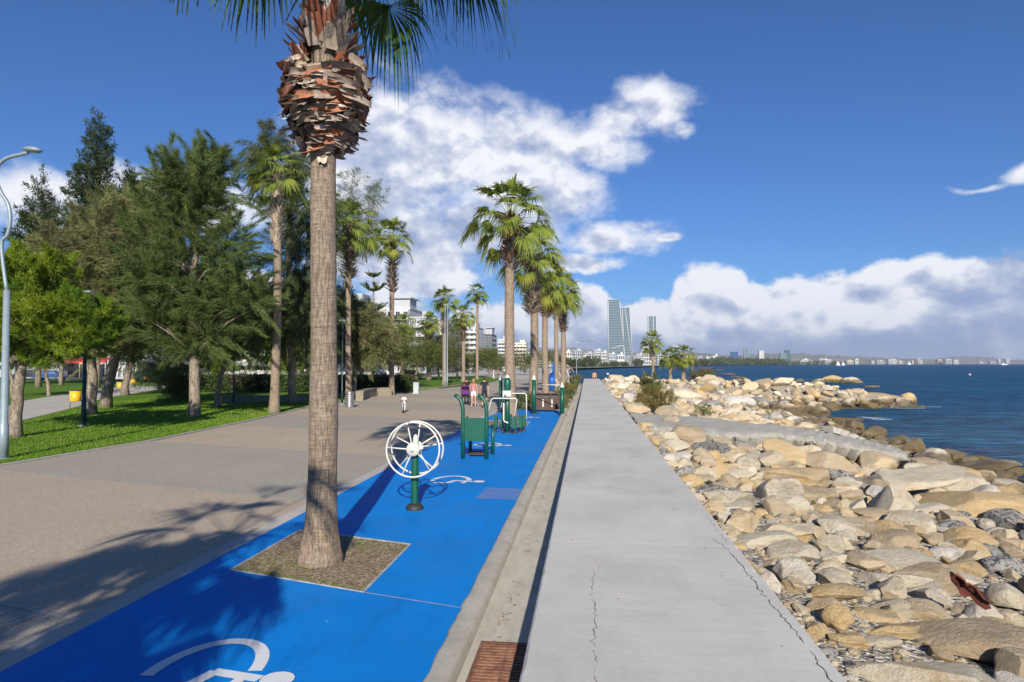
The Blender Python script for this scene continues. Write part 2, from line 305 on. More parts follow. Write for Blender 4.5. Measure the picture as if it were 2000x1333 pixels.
    c = t.mix(t.mr(b, 0.50, 0.64, 0, 0.7), c, (0.14, 0.105, 0.08)); c = t.mix(t.mr(f, 0.5, 0.66, 0, 0.6), c, (0.31, 0.255, 0.21)); c = t.mix(t.mr(t.noise(3.0, 6, .7, ob), 0.55, 0.7, 0, 0.4), c, (0.17, 0.14, 0.12))
    h = t.mth('SUBTRACT', t.mth('MULTIPLY', a, 1.0), t.mth('MULTIPLY', t.mr(b, 0.5, 0.7), 0.45)); t.fin(c, 0.95, t.bump(h, 0.9, 0.03), spec=0.15)
    t = NT('tree_bark'); ob = t.tc.outputs['Object']; a = t.noise(4.0, 7, 0.7, ob, stretch=(3, 3, 0.8), dist=0.6); b = t.voro(7, 'DISTANCE_TO_EDGE', ob, stretch=(1.5, 1.5, 0.7))
    c = t.ramp(a, [(0.3, (0.12, 0.095, 0.07)), (0.5, (0.30, 0.245, 0.185)), (0.7, (0.44, 0.375, 0.30))]); c = t.mix(t.mr(b, 0, 0.09, 0.75, 0), c, (0.09, 0.065, 0.05)); t.fin(c, 0.95, t.bump(a, 0.9, 0.06), spec=0.15)
    for nm, c1, c2, c3 in (('boot_tan', (0.40, 0.31, 0.22), (0.60, 0.50, 0.39), (0.16, 0.11, 0.08)), ('boot_red', (0.25, 0.075, 0.035), (0.40, 0.17, 0.09), (0.09, 0.035, 0.02)), ('boot_grey', (0.24, 0.18, 0.14), (0.40, 0.32, 0.26), (0.10, 0.07, 0.055)), ('boot_pale', (0.52, 0.44, 0.34), (0.70, 0.63, 0.53), (0.22, 0.17, 0.12))):
        t = NT(nm); n = t.noise(5, 6, 0.7, t.tc.outputs['Object'], stretch=(2, 2, 1)); c = t.mix(t.geo.outputs['Random Per Island'], c1, c2); c = t.mix(t.mr(n, 0.5, 0.68, 0, 0.8), c, c3); t.fin(c, 0.8, t.bump(n, 0.7, 0.02), spec=0.25)
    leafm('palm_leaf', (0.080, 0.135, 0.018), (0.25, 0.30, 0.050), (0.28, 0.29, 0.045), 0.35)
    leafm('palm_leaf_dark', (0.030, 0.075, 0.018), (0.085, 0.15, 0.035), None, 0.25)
    leafm('palm_leaf_yellow', (0.16, 0.21, 0.03), (0.32, 0.30, 0.05), None, 0.35)
    paint('petiole', (0.20, 0.26, 0.07), 0.5)
    leafm('pine_needles', (0.09, 0.17, 0.010), (0.32, 0.37, 0.025), (0.07, 0.15, 0.012), 0.30)
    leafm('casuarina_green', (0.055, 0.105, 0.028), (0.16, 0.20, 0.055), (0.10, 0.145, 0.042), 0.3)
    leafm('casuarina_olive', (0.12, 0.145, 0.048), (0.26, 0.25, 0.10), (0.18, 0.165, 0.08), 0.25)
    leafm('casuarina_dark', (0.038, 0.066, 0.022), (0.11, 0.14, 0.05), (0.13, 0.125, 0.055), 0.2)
    leafm('cypress_green', (0.020, 0.042, 0.016), (0.060, 0.085, 0.030), None, 0.2)
    leafm('norfolk_green', (0.06, 0.12, 0.035), (0.15, 0.20, 0.06), None, 0.2)
    leafm('tamarisk_green', (0.09, 0.12, 0.028), (0.17, 0.185, 0.05), (0.11, 0.10, 0.04), 0.3)
    leafm('shrub_green', (0.05, 0.095, 0.025), (0.13, 0.17, 0.045), (0.16, 0.13, 0.05), 0.3)
    leafm('shrub_brown', (0.15, 0.13, 0.035), (0.24, 0.19, 0.055), (0.10, 0.13, 0.03), 0.3)
    leafm('hedge_green', (0.030, 0.06, 0.016), (0.08, 0.12, 0.03), (0.09, 0.06, 0.04), 0.2)
    # painted metal and the rest
    paint('green_metal', (0.004, 0.088, 0.052), 0.38, 0, 0.15); paint('white_metal', (0.60, 0.57, 0.50), 0.4, 0, 0.06); paint('black_rubber', (0.03, 0.028, 0.026), 0.6)
    paint('blue_metal', (0.02, 0.13, 0.48), 0.4); paint('brown_panel', (0.075, 0.035, 0.022), 0.6); paint('pole_grey', (0.26, 0.32, 0.35), 0.45, 0.2); paint('pole_dark', (0.02, 0.05, 0.06), 0.4, 0.1)
    paint('lamp_glass', (0.55, 0.57, 0.56), 0.25); paint('yellow_plastic', (0.78, 0.42, 0.012), 0.45); paint('steel', (0.42, 0.42, 0.42), 0.35, 0.8); paint('cabinet_grey', (0.42, 0.46, 0.48), 0.55)
    t = NT('grate_rust'); a = t.noise(8, 7, 0.75); t.fin(t.ramp(a, [(0.35, (0.12, 0.05, 0.03)), (0.6, (0.30, 0.15, 0.09)), (0.75, (0.42, 0.26, 0.18))]), 0.85, t.bump(a, 0.4, 0.004), 0.2)
    t = NT('rust_red'); a = t.noise(5, 7, 0.75); t.fin(t.ramp(a, [(0.35, (0.05, 0.014, 0.009)), (0.6, (0.13, 0.03, 0.017)), (0.75, (0.24, 0.09, 0.05))]), 0.8, t.bump(a, 0.4, 0.01))
    t = NT('stone_bench'); a = t.noise(4, 7, 0.75); v = t.voro(3.5, 'DISTANCE_TO_EDGE'); c = t.ramp(a, [(0.3, (0.20, 0.165, 0.12)), (0.7, (0.33, 0.28, 0.21))]); t.fin(t.mix(t.mr(v, 0, 0.04, 0.7, 0), c, (0.14, 0.11, 0.08)), 0.9, t.bump(a, 0.6, 0.03))
    for nm, c, r in (('wall_white', (0.58, 0.58, 0.57), .8), ('wall_cream', (0.66, 0.60, 0.50), .8), ('wall_pink', (0.52, 0.40, 0.34), .8), ('wall_grey', (0.42, 0.43, 0.44), .8), ('wall_dark', (0.06, 0.075, 0.10), .5), ('wall_terracotta', (0.45, 0.20, 0.10), .8),
                     ('window_glass', (0.035, 0.055, 0.075), .15), ('tower_glass', (0.06, 0.12, 0.16), .2), ('blue_glass', (0.03, 0.09, 0.24), .2), ('teal_glass', (0.06, 0.13, 0.16), .25), ('awning_red', (0.60, 0.06, 0.06), .7), ('sail_white', (0.8, 0.8, 0.8), .6),
                     ('car_silver', (0.45, 0.47, 0.5), .25), ('car_dark', (0.03, 0.035, 0.045), .25), ('car_white', (0.72, 0.72, 0.72), .25), ('car_blue', (0.03, 0.08, 0.25), .25), ('car_red', (0.35, 0.03, 0.03), .25),
                     ('skin', (0.50, 0.28, 0.19), .6), ('hair_brown', (0.05, 0.028, 0.016), .7), ('hair_blond', (0.30, 0.19, 0.09), .7), ('cloth_navy', (0.012, 0.016, 0.032), .85), ('cloth_pink', (0.50, 0.20, 0.20), .8), ('cloth_white', (0.75, 0.74, 0.73), .8),
                     ('cloth_purple', (0.11, 0.02, 0.16), .8), ('cloth_black', (0.015, 0.015, 0.017), .85), ('shoe_white', (0.7, 0.7, 0.7), .6), ('cloth_teal', (0.03, 0.25, 0.32), .8), ('timber', (0.38, 0.34, 0.29), .9), ('buoy_pink', (0.8, 0.35, 0.4), .5), ('litter_dry', (0.22, 0.14, 0.08), .8)):
        paint(nm, c, r, 0, 0.10, 1.2 if nm.startswith('wall') else 6)
make_materials()
M = MATS

# ------------------------------------------------------------ mesh helpers
def finish(o, name, mats, parent):
    if isinstance(mats, str): mats = [mats]
    for m in mats: o.data.materials.append(M[m])
    C.objects.link(o)
    if parent is not None: o.parent = parent
    return o
class MB:
    def __init__(s): s.v = []; s.f = []; s.mi = []; s.sm = []; s.cur = 0
    def add(s, vs, fs, smooth=False, T=None):
        k = len(s.v)
        for p in vs: s.v.append(tuple(T @ Vector(p)) if T is not None else tuple(p))
        for f in fs: s.f.append([k+i for i in f]); s.mi.append(s.cur); s.sm.append(smooth)
        return s
    def box(s, c, d, rz=0, rx=0, ry=0, bev=0):
        x, y, z = d[0]/2, d[1]/2, d[2]/2; T = Matrix.Translation(c) @ Matrix.Rotation(rz, 4, 'Z') @ Matrix.Rotation(ry, 4, 'Y') @ Matrix.Rotation(rx, 4, 'X')
        vs = [(a*x, b*y, e*z) for e in (-1, 1) for a, b in ((-1, -1), (1, -1), (1, 1), (-1, 1))]
        return s.add(vs, [(3, 2, 1, 0), (4, 5, 6, 7), (0, 1, 5, 4), (1, 2, 6, 5), (2, 3, 7, 6), (3, 0, 4, 7)], False, T)
    def tube(s, pts, r, n=8, closed=False):
        pts = [Vector(p) for p in pts]; m = len(pts); rr = r if isinstance(r, (list, tuple)) else [r]*m; vs = []; fs = []
        ref = None
        for i, p in enumerate(pts):
            if closed: t = pts[(i+1) % m] - pts[i-1]
            else: t = pts[min(i+1, m-1)] - pts[max(i-1, 0)]
            t.normalize()
            if ref is None: ref = Vector((0, 0, 1)) if abs(t.z) < 0.9 else Vector((1, 0, 0))
            u = ref - t*ref.dot(t)
            if u.length < 1e-4: u = t.orthogonal()
            u.normalize(); ref = u; w = t.cross(u)
            for k in range(n):
                a = 2*math.pi*k/n; vs.append(p + (u*math.cos(a) + w*math.sin(a))*rr[i])
        for i in range(m if closed else m-1):
            a, b = i*n, ((i+1) % m)*n
            for k in range(n): fs.append((a+k, a+(k+1) % n, b+(k+1) % n, b+k))
        s.add(vs, fs, True)
        if not closed:
            k0 = len(s.v) - m*n
            for f in ([k0+k for k in range(n)][::-1], [k0+(m-1)*n+k for k in range(n)]): s.f.append(f); s.mi.append(s.cur); s.sm.append(False)
        return s
    def lathe(s, prof, c=(0, 0, 0), n=16, smooth=True):
        vs = [(c[0]+r*math.cos(2*math.pi*k/n), c[1]+r*math.sin(2*math.pi*k/n), c[2]+z) for r, z in prof for k in range(n)]
        fs = [(i*n+k, i*n+(k+1) % n, (i+1)*n+(k+1) % n, (i+1)*n+k) for i in range(len(prof)-1) for k in range(n)]
        s.add(vs, fs, smooth); return s
    def prism(s, poly, z0, z1):
        n = len(poly); vs = [(x, y, z0) for x, y in poly] + [(x, y, z1) for x, y in poly]
        return s.add(vs, [tuple(range(n))[::-1], tuple(range(n, 2*n))] + [(i, (i+1) % n, n+(i+1) % n, n+i) for i in range(n)])
    def sheet(s, poly, z): return s.add([(x, y, z) for x, y in poly], [tuple(range(len(poly)))])
    def build(s, name, mats, parent=None, loc=None):
        me = bpy.data.meshes.new(name); me.from_pydata(s.v, [], s.f)
        me.polygons.foreach_set('material_index', s.mi); me.polygons.foreach_set('use_smooth', s.sm); me.update()
        o = bpy.data.objects.new(name, me); finish(o, name, mats, parent)
        if loc: o.location = loc
        return o
def npmesh(name, V, F, mats, parent=None, smooth=False, mi=None, sharp=None):
    me = bpy.data.meshes.new(name); V = np.asarray(V, dtype=np.float32); F = np.asarray(F, dtype=np.int32); k = F.shape[1]
    me.vertices.add(len(V)); me.vertices.foreach_set('co', V.ravel()); me.loops.add(F.size); me.loops.foreach_set('vertex_index', F.ravel())
    me.polygons.add(len(F)); me.polygons.foreach_set('loop_start', np.arange(0, F.size, k, dtype=np.int32))
    me.polygons.foreach_set('use_smooth', np.full(len(F), smooth))
    if mi is not None: me.polygons.foreach_set('material_index', np.asarray(mi, dtype=np.int32))
    me.update(calc_edges=True)
    if sharp: me.set_sharp_from_angle(angle=sharp)
    o = bpy.data.objects.new(name, me)
    return finish(o, name, mats, parent)
def tag(o, label, cat, group=None):
    o['label'] = label; o['category'] = cat
    if group: o['group'] = group
    return o
def struct(o, kind='structure'): o['kind'] = kind; return o
def thing(name, label, cat, loc, rz=0, group=None):
    o = bpy.data.objects.new(name, None); C.objects.link(o); o.location = loc; o.rotation_euler = (0, 0, rz); o.empty_display_size = 0.3
    return tag(o, label, cat, group)
def dup(root, loc, rz=0, scale=1.0, label=None, group=None):
    def cp(o, par):
        c = o.copy(); C.objects.link(c); c.parent = par
        for k in list(o.children): cp(k, c)
        return c
    r = cp(root, None); r.location = loc; r.rotation_euler = (0, 0, rz)
    r.scale = (scale,)*3 if not isinstance(scale, tuple) else scale
    if label: r['label'] = label
    if group: r['group'] = group
    return r

# ------------------------------------------------------------ setting: ground, sea, hills
def lerp(xs, ys, v): return float(np.interp(v, xs, ys))
SHY = [-6, 15, 22, 27, 30, 36.7, 43, 48, 52, 57, 60, 64, 66, 70, 76, 80, 84]
SHX = [11.5, 12.5, 13, 14, 13.5, 14.3, 15.2, 14.6, 15.5, 19, 27.5, 27.5, 24, 20, 12, 7, 1.6]
rz_ = np.random.default_rng(5)
PH = rz_.uniform(0, 6.28, (10, 2)); FR = rz_.normal(0, 1.3, (10, 2))
def wob(x, y): return float(sum(math.sin(FR[i, 0]*x + FR[i, 1]*y + PH[i, 0]) for i in range(10))/10)
def T(x, y):
    xs = lerp(SHY, SHX, y); u = max(0.0, (x-1.35)/max(xs-1.35, 0.3)); t = 0.50 - 1.70*u**0.92
    t = min(t, 0.52 + 0.0*u)
    # ridge of the breakwater
    ax, ay, bx, by = 1.0, 67.0, 26.0, 61.5
    k = max(0, min(1, ((x-ax)*(bx-ax)+(y-ay)*(by-ay))/((bx-ax)**2+(by-ay)**2))); d = math.hypot(x-ax-k*(bx-ax), y-ay-k*(by-ay))
    t2 = (0.72 - 0.35*k - 0.9*max(0, k-.72)/.28) - max(0, d-(1.9-1.2*k))*0.5
    t = max(t, t2) if u < 1.3 else t2 if t2 > t else t
    return max(t, -2.2) + 0.07*wob(x, y)
def build_setting():
    b = MB(); b.sheet([(-9000, -200), (-1.0, -200), (-1.0, 36), (1.3, 76), (-0.5, 84), (-3, 110), (-5.5, 200), (-8.9, 373), (21, 542), (100, 895), (260, 1417), (709, 2191), (1500, 3100), (3300, 4100), (14000, 5600), (19000, 9000), (19000, 19000), (-19000, 19000), (-19000, -200)], -0.06)
    o = b.build('ground', 'ground_far'); struct(o)
    b = MB(); b.sheet([(-19500, -400), (19500, -400), (19500, 19500), (-19500, 19500)], -1.2)
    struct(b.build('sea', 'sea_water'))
    # shore terrain
    xs = np.concatenate([np.arange(1.2, 20, 0.3), np.arange(20, 42, 0.6)]); ys = np.arange(-3, 92, 0.45); V = []; F = []
    for y in ys:
        for x in xs: V.append((x, y, T(x, y)))
    nx = len(xs)
    for j in range(len(ys)-1):
        for i in range(nx-1): F.append((j*nx+i, j*nx+i+1, (j+1)*nx+i+1, (j+1)*nx+i))
    struct(npmesh('shore_ground', V, F, 'shore_gravel', None, True))
    # promenade in bands of beige and grey aggregate
    edge = [(-12.6, -12), (-13.7, 5), (-13.74, 14.73), (-13.5, 20.1), (-14.1, 27), (-15.3, 36.2), (-15.8, 53.4), (-12.95, 69.3), (-12.2, 86.5), (-12.6, 110)]
    def clipband(poly, c0, c1):
        def clip(P, s, c):
            out = []
            for i in range(len(P)):
                p, q = P[i], P[(i+1) % len(P)]; a = s*(p[1]+0.3*p[0]-c); e = s*(q[1]+0.3*q[0]-c)
                if a >= 0: out.append(p)
                if (a >= 0) != (e >= 0): t = a/(a-e); out.append((p[0]+t*(q[0]-p[0]), p[1]+t*(q[1]-p[1])))
            return out
        P = clip(poly, 1, c0); return clip(P, -1, c1) if len(P) > 2 else []
    poly = [(-1.22, -12), (-1.22, 110)] + edge[::-1]
    k = 0; c = -1.05-5.65*2; bands = MB(); joints = MB()
    bands = {'aggregate_beige': MB(), 'aggregate_grey': MB()}
    while c < 112:
        P = clipband(poly, c, c+5.65)
        if len(P) > 2: bands['aggregate_beige' if k % 2 else 'aggregate_grey'].sheet(P[::1], 0.0)
        J = clipband([(-4.62, -12), (-4.62, 110)] + edge[::-1], c-0.018, c+0.018)
        if len(J) > 2: joints.sheet(J, 0.004)
        k += 1; c += 5.65
    struct(bands['aggregate_beige'].build('promenade', 'aggregate_beige')); struct(bands['aggregate_grey'].build('promenade', 'aggregate_grey'))
    struct(joints.build('pavement_joint', 'joint_line'))
    # edge kerb of the lawn
    b = MB()
    for (x0, y0), (x1, y1) in zip(edge[:-1], edge[1:]):
        b.prism([(x0, y0), (x1, y1), (x1-0.13, y1), (x0-0.13, y0)], -0.05, 0.045)
    struct(b.build('lawn_kerb', 'kerb_concrete'))
    b = MB(); L = [(x-0.12, y) for x, y in edge] + [(-20, 130), (-120, 130), (-120, -12)]; b.sheet(L, 0.018); struct(b.build('lawn', 'lawn_grass'))
    # park path, cross path and street behind
    b = MB(); b.sheet([(-17.5, 15), (-21.75, 23.3), (-23.9, 26.7), (-27.4, 33.6), (-33.8, 44.8), (-38.2, 56), (-44, 69), (-49, 69), (-44, 55.4), (-36, 40), (-31, 33.2), (-24, 18), (-20, 12)], 0.026); struct(b.build('park_path', 'path_concrete'))
    b = MB(); b.sheet([(-15.9, 58.5), (-15.9, 60.6), (-44, 66), (-44, 64.4)], 0.026); struct(b.build('park_path', 'path_concrete'))
    b = MB(); b.sheet([(-12.6, 110), (-3.2, 110), (-5.2, 200), (-9, 370), (-70, 420), (-45, 130)], 0.0); struct(b.build('promenade', 'path_concrete'))
    b = MB(); b.sheet([(-120, 76), (-30, 112), (-60, 420), (-80, 420), (-55, 122), (-120, 92)], 0.03); struct(b.build('street', 'asphalt'))
    # blue strip, with a hole for the planting squares
    pits = [(-4.17, -2.35, 7.07, 9.02), (-4.2, -2.35, 26.3, 28.3), (-4.1, -2.2, -3.6, -1.6)]
    b = MB(); y = -12.0; X0, X1 = -4.58, -1.2; sh = lambda P: [(x, yy if yy in (-12.0,) else yy - .33*(x+2.35)) for x, yy in P]
    for (a, c_, y0, y1) in sorted(pits, key=lambda p: p[2]):
        b.sheet(sh([(X0, y), (X1, y), (X1, y0), (X0, y0)]), 0.008); b.sheet(sh([(X0, y0), (a, y0), (a, y1), (X0, y1)]), 0.008); b.sheet(sh([(c_, y0), (X1, y0), (X1, y1), (c_, y1)]), 0.008); y = y1
    b.sheet(sh([(X0, y), (X1, y)]) + [(X1, 35.3), (-3.0, 35.9), (X0+0.3, 36.2)], 0.008); struct(b.build('blue_strip', 'blue_paint'))
    for (a, c_, y0, y1) in pits:
        b = MB(); b.sheet(sh([(a, y0), (c_, y0), (c_, y1), (a, y1)]), 0.0045); struct(b.build('planting_soil', 'pit_soil'))
        b = MB()
        for q in ((a, y0, c_, y0+.025), (a, y1-.025, c_, y1), (a, y0+.025, a+.025, y1-.025), (c_-.025, y0+.025, c_, y1-.025)): b.prism(sh([(q[0], q[1]), (q[2], q[1]), (q[2], q[3]), (q[0], q[3])]), -.01, .014)
        struct(b.build('planting_edge', 'joint_line'))
    # grey border, joint line along it
    b = MB(); b.sheet([(-4.83, -12), (-4.58, -12), (-4.58, 36), (-4.83, 36)], 0.006); struct(b.build('concrete_border', 'path_concrete'))
    b = MB(); b.sheet([(-4.85, -12), (-4.83, -12), (-4.83, 36), (-4.85, 36)], 0.0075); struct(b.build('pavement_joint', 'joint_line'))
    # raised kerb, drainage channel, sea walk
    b = MB(); ys = list(np.arange(-12, 78, 0.12)); rr = random.Random(3); pr = []
    for y in ys: pr.append((rr.uniform(-0.010, 0.010), rr.uniform(-0.006, 0.006)))
    V = []
    for y, (e1, e2) in zip(ys, pr): V += [(-1.22+e1, y, 0.0), (-1.215+e1, y, 0.075+e2), (-1.19, y, 0.088+e2), (-1.045, y, 0.085), (-1.02, y, 0.07), (-1.0, y, -0.02)]
    F = [(i*6+k, i*6+k+1, (i+1)*6+k+1, (i+1)*6+k) for i in range(len(ys)-1) for k in range(5)]
    b.add(V, F, True); struct(b.build('kerb', 'kerb_concrete'))
    b = MB(); b.add([(-1.02, -12, -0.01), (-0.80, -12, -0.035), (-0.36, -12, -0.02), (-0.36, 78, -0.02), (-0.80, 78, -0.035), (-1.02, 78, -0.01)], [(0, 1, 4, 5), (1, 2, 3, 4)]); struct(b.build('drain_channel', 'channel_concrete'))
    b = MB()
    cuts = [-12, 0.35, 6.42, 12.6, 18.7, 25, 31.1, 37.3, 43.5, 49.7, 56, 62, 68, 76.4]
    for a, c_ in zip(cuts[:-1], cuts[1:]):
        x0, x1, z = -0.36, 1.345, 0.77; ys = list(np.arange(a+0.004, c_-0.004, 0.09 if a < 20 else 0.6)) + [c_-0.004]; V = []; n = len(ys)
        for yy in ys:
            e = 0.012 + abs(rr.gauss(0, .005)) + (rr.random() < .04)*rr.uniform(0, .02); e2 = 0.012 + abs(rr.gauss(0, .006)) + (rr.random() < .05)*rr.uniform(0, .03)
            V += [(x0, yy, -1.6), (x1, yy, -1.6), (x1, yy, z-e2), (x1-e2, yy, z), (x0+e, yy, z), (x0, yy, z-e)]
        b.add(V, [(5, 4, 3, 2, 1, 0), tuple((n-1)*6+q for q in range(6))] + [(j*6+i, j*6+(i+1) % 6, (j+1)*6+(i+1) % 6, (j+1)*6+i) for j in range(n-1) for i in range(6)])
    walk = b.build('sea_walk', 'walk_concrete'); struct(walk)
    b = MB()
    for c_ in cuts[1:-1]: b.box((0.49, c_, 0.764), (1.67, 0.007, 0.010))
    struct(b.build('walk_joint', 'joint_line'))
    # cracks
    def crack(pts, w, seed):
        r = random.Random(seed); P = []
        for (p, q) in zip(pts[:-1], pts[1:]):
            n = max(3, int(math.hypot(q[0]-p[0], q[1]-p[1])/0.035))
            for i in range(n):
                t = i/n; P.append((p[0]+(q[0]-p[0])*t+r.gauss(0, 0.0085), p[1]+(q[1]-p[1])*t+r.gauss(0, 0.006)))
        b = MB(); run = []
        for p in P:
            if r.random() < 0.05: run.append(None)
            run.append(p)
        seg = []
        for p in run + [None]:
            if p is None:
                if len(seg) > 2:
                    L_ = []; R_ = []
                    for i, q in enumerate(seg):
                        ww = w*(0.3+0.9*r.random())*(0.2 if i in (0, len(seg)-1) else 1); L_.append((q[0]-ww, q[1], 0.7722)); R_.append((q[0]+ww, q[1], 0.7722))
                    n = len(seg); b.add(L_+R_, [(i, n+i, n+i+1, i+1) for i in range(n-1)])
                seg = []
            else: seg.append(p)
        struct(b.build('walk_crack', 'crack_dark'))
    crack([G(*p, .77) for p in ((1632, 1340), (1564, 1249), (1500, 1171), (1449, 1106), (1417, 1070), (1389, 1051))], 0.0042, 1)
    crack([G(*p, .77) for p in ((1162, 1345), (1165, 1290), (1160, 1240), (1167, 1215), (1156, 1160), (1158, 1115))], 0.0030, 2)
    crack([G(*p, .77) for p in ((1420, 1060), (1400, 1035), (1378, 1005))], 0.0022, 4)
    # worn rectangle in the paint, joint lines across the blue
    b = MB(); b.sheet([(-2.0, 12.15), (-1.26, 12.1), (-1.24, 13.12), (-1.96, 13.2)], 0.0115); struct(b.build('worn_paint', 'faded_patch'))
    b = MB()
    for x0, y0, x1, y1 in ((-2.35, 7.06, -1.24, 6.72), (-2.0, 13.2, -1.24, 13.12), (-2.33, 18.9, -1.24, 18.6), (-4.5, 1.2, -1.24, .3)): b.add([(x0, y0, .0125), (x1, y1, .0125), (x1, y1+.014, .0125), (x0, y0+.014, .0125)], [(0, 1, 2, 3)])
    struct(b.build('pavement_joint', 'joint_line'))
    # hills inland and across the bay
    def ridge(name, pts, depth, seed, zk=1.0):
        r = np.random.default_rng(seed); V = []; F = []; n = len(pts); rows = 9
        for j in range(rows):
            t = j/(rows-1)
            for (x, y, h) in pts:
                l = math.hypot(x, y); hh = h*math.sin(min(1, t*1.0)*math.pi/2)**1.2
                V.append((x + x/l*depth*t, y + y/l*depth*t, -0.1 + hh*(1+0.10*r.normal()*(1-t))))
        for j in range(rows-1):
            for i in range(n-1): F.append((j*n+i, j*n+i+1, (j+1)*n+i+1, (j+1)*n+i))
        struct(npmesh(name, V, F, 'hill_scrub', None, True))
    def hz(tops, D0, D1, depth, seed):
        pts = []
        for i in range(90):
            px = tops[0][0] + (tops[-1][0]-tops[0][0])*i/89; py = float(np.interp(px, [t[0] for t in tops], [t[1] for t in tops]))
            D = D0 + (D1-D0)*i/89; d = Vector(ray(px, 700)); d.z = 0; d.normalize(); c0 = Vector((_f[0], _f[1], 0)).normalized().dot(d)
            h = (711-py)/FPX*(D+depth)*c0; pts.append((d.x*D, d.y*D, h*(1+0.05*math.sin(i*0.9)+0.04*math.sin(i*2.3))+2.5))
        ridge('hills', pts, depth, seed)
    hz([(600, 690), (900, 688), (1080, 684), (1180, 690), (1260, 692), (1340, 689), (1400, 693), (1480, 700)], 4300, 3700, 1500, 1)
    hz([(1380, 700), (1480, 692), (1540, 690), (1600, 693), (1700, 698), (1780, 701), (1840, 704)], 5200, 5200, 1400, 2)
    hz([(1780, 706), (1830, 701), (1860, 697), (1900, 696.5), (1935, 699), (1970, 703), (2100, 704)], 8200, 8200, 1500, 3)
    hz([(400, 670), (800, 676), (1000, 682), (1100, 680), (1250, 688), (1400, 696)], 10500, 9800, 3000, 4)
build_setting()

# foam along the rocks, slightly above the water
def foam():
    r = random.Random(9); b = MB()
    spots = [(px, py) for px, py in ((1690, 815), (1700, 817), (1712, 816), (1725, 819), (1650, 826), (1636, 824), (1700, 797), (1735, 797), (1770, 798), (1800, 798), (1825, 795), (1660, 793), (1990, 940))]
    for px, py in spots:
        x, y = G(px, py, -1.19); n = 11; rx = r.uniform(.4, 1.1); ry = r.uniform(.25, .6)
        b.sheet([(x+math.cos(k/n*6.283)*rx*r.uniform(.5, 1.1), y+math.sin(k/n*6.283)*ry*r.uniform(.5, 1.1)) for k in range(n)], -1.196+0.0)
    struct(b.build('sea_foam', 'sea_foam'), 'stuff')
foam()
def litter():
    r = random.Random(21); b = MB()
    def leaf(x, y, z, s): a = r.uniform(0, 6.28); c, d = math.cos(a)*s, math.sin(a)*s; h = r.uniform(.002, .012); b.add([(x-c, y-d, z+.002), (x+d*.35, y-c*.35, z+h), (x+c, y+d, z+.003), (x-d*.35, y+c*.35, z+.003)], [(0, 1, 2), (0, 2, 3)])
    for cy, n in ((6.7, 60), (7.1, 40), (9.3, 22), (12.2, 40), (14.0, 60), (16.5, 50), (19.5, 60), (23, 50), (28, 60), (36, 80), (45, 80)):
        for _ in range(n): leaf(-.86 + r.gauss(0, .07), cy + r.gauss(0, .28+cy*.012), -.032, r.uniform(.008, .028))
    for _ in range(260): leaf(r.uniform(-4.1, -2.4), r.uniform(7.3, 9.0), .006, r.uniform(.008, .03))
    for _ in range(120): leaf(r.uniform(-4.4, -1.3), r.uniform(3, 22), .009, r.uniform(.005, .014))
    for _ in range(50): leaf(r.uniform(-.3, 1.3), r.uniform(3, 20), .771, r.uniform(.004, .012))
    struct(b.build('leaf_litter', 'litter_dry'), 'stuff')
    n = 1500; V = np.zeros((n*3, 3), np.float32); k = rng.uniform(0, 1, n); m = rng.integers(0, 3, n)
    x = np.where(m == 0, -4.1+k*1.7, np.where(m == 1, -2.95+rng.normal(0, .35, n), -4.1+k*.9)); off = -.33*(x+2.35); y = np.where(m == 0, 7.12+abs(rng.normal(0, .08, n)), np.where(m == 1, 8.7+rng.normal(0, .16, n), 7.6+rng.normal(0, .2, n))) + off
    x = np.clip(x, -4.12, -2.4); y = np.clip(y, 7.10+off, 8.98+off); h = rng.uniform(.008, .035, n); a = rng.uniform(0, 6.28, n)
    for q, s_, hh in ((0, -1, 0), (1, 1, 0), (2, 0, 1)): V[q::3, 0] = x + s_*np.cos(a)*.003 + hh*rng.normal(0, .01, n); V[q::3, 1] = y + s_*np.sin(a)*.003 + hh*rng.normal(0, .01, n); V[q::3, 2] = .004 + hh*h
    struct(npmesh('grass', V, np.arange(n*3).reshape(-1, 3), 'grass_blade'), 'stuff')
litter()

def grass():
    n = 70000; V = np.zeros((n*3, 3), np.float32)
    y = rng.uniform(0, 1, n)**1.6*30 + 14.2; x = -13.9 - rng.uniform(0, 1, n)**1.3*16
    ed = np.interp(y, [5, 14.73, 20.1, 27, 36.2, 53], [-13.9, -13.9, -13.7, -14.3, -15.5, -16]); x = np.minimum(x, ed-0.02 - rng.uniform(0, .6, n))
    h = rng.uniform(0.03, 0.075, n); a = rng.uniform(0, 6.28, n); w = 0.008*(y/15)
    V[0::3, 0] = x-np.cos(a)*w; V[0::3, 1] = y-np.sin(a)*w; V[0::3, 2] = 0.015
    V[1::3, 0] = x+np.cos(a)*w; V[1::3, 1] = y+np.sin(a)*w; V[1::3, 2] = 0.015
    V[2::3, 0] = x+rng.normal(0, .02, n); V[2::3, 1] = y+rng.normal(0, .02, n); V[2::3, 2] = 0.018+h
    keep = ~((x < -20.5) & (x > -30) & (y > 20+0*x) & (x < -21.75 - (y-23.3)*0.55 + 0.0) )
    idx = np.nonzero(keep)[0]; F = np.stack([idx*3, idx*3+1, idx*3+2], 1)
    struct(npmesh('grass', V, F, 'grass_blade'), 'stuff')
grass()

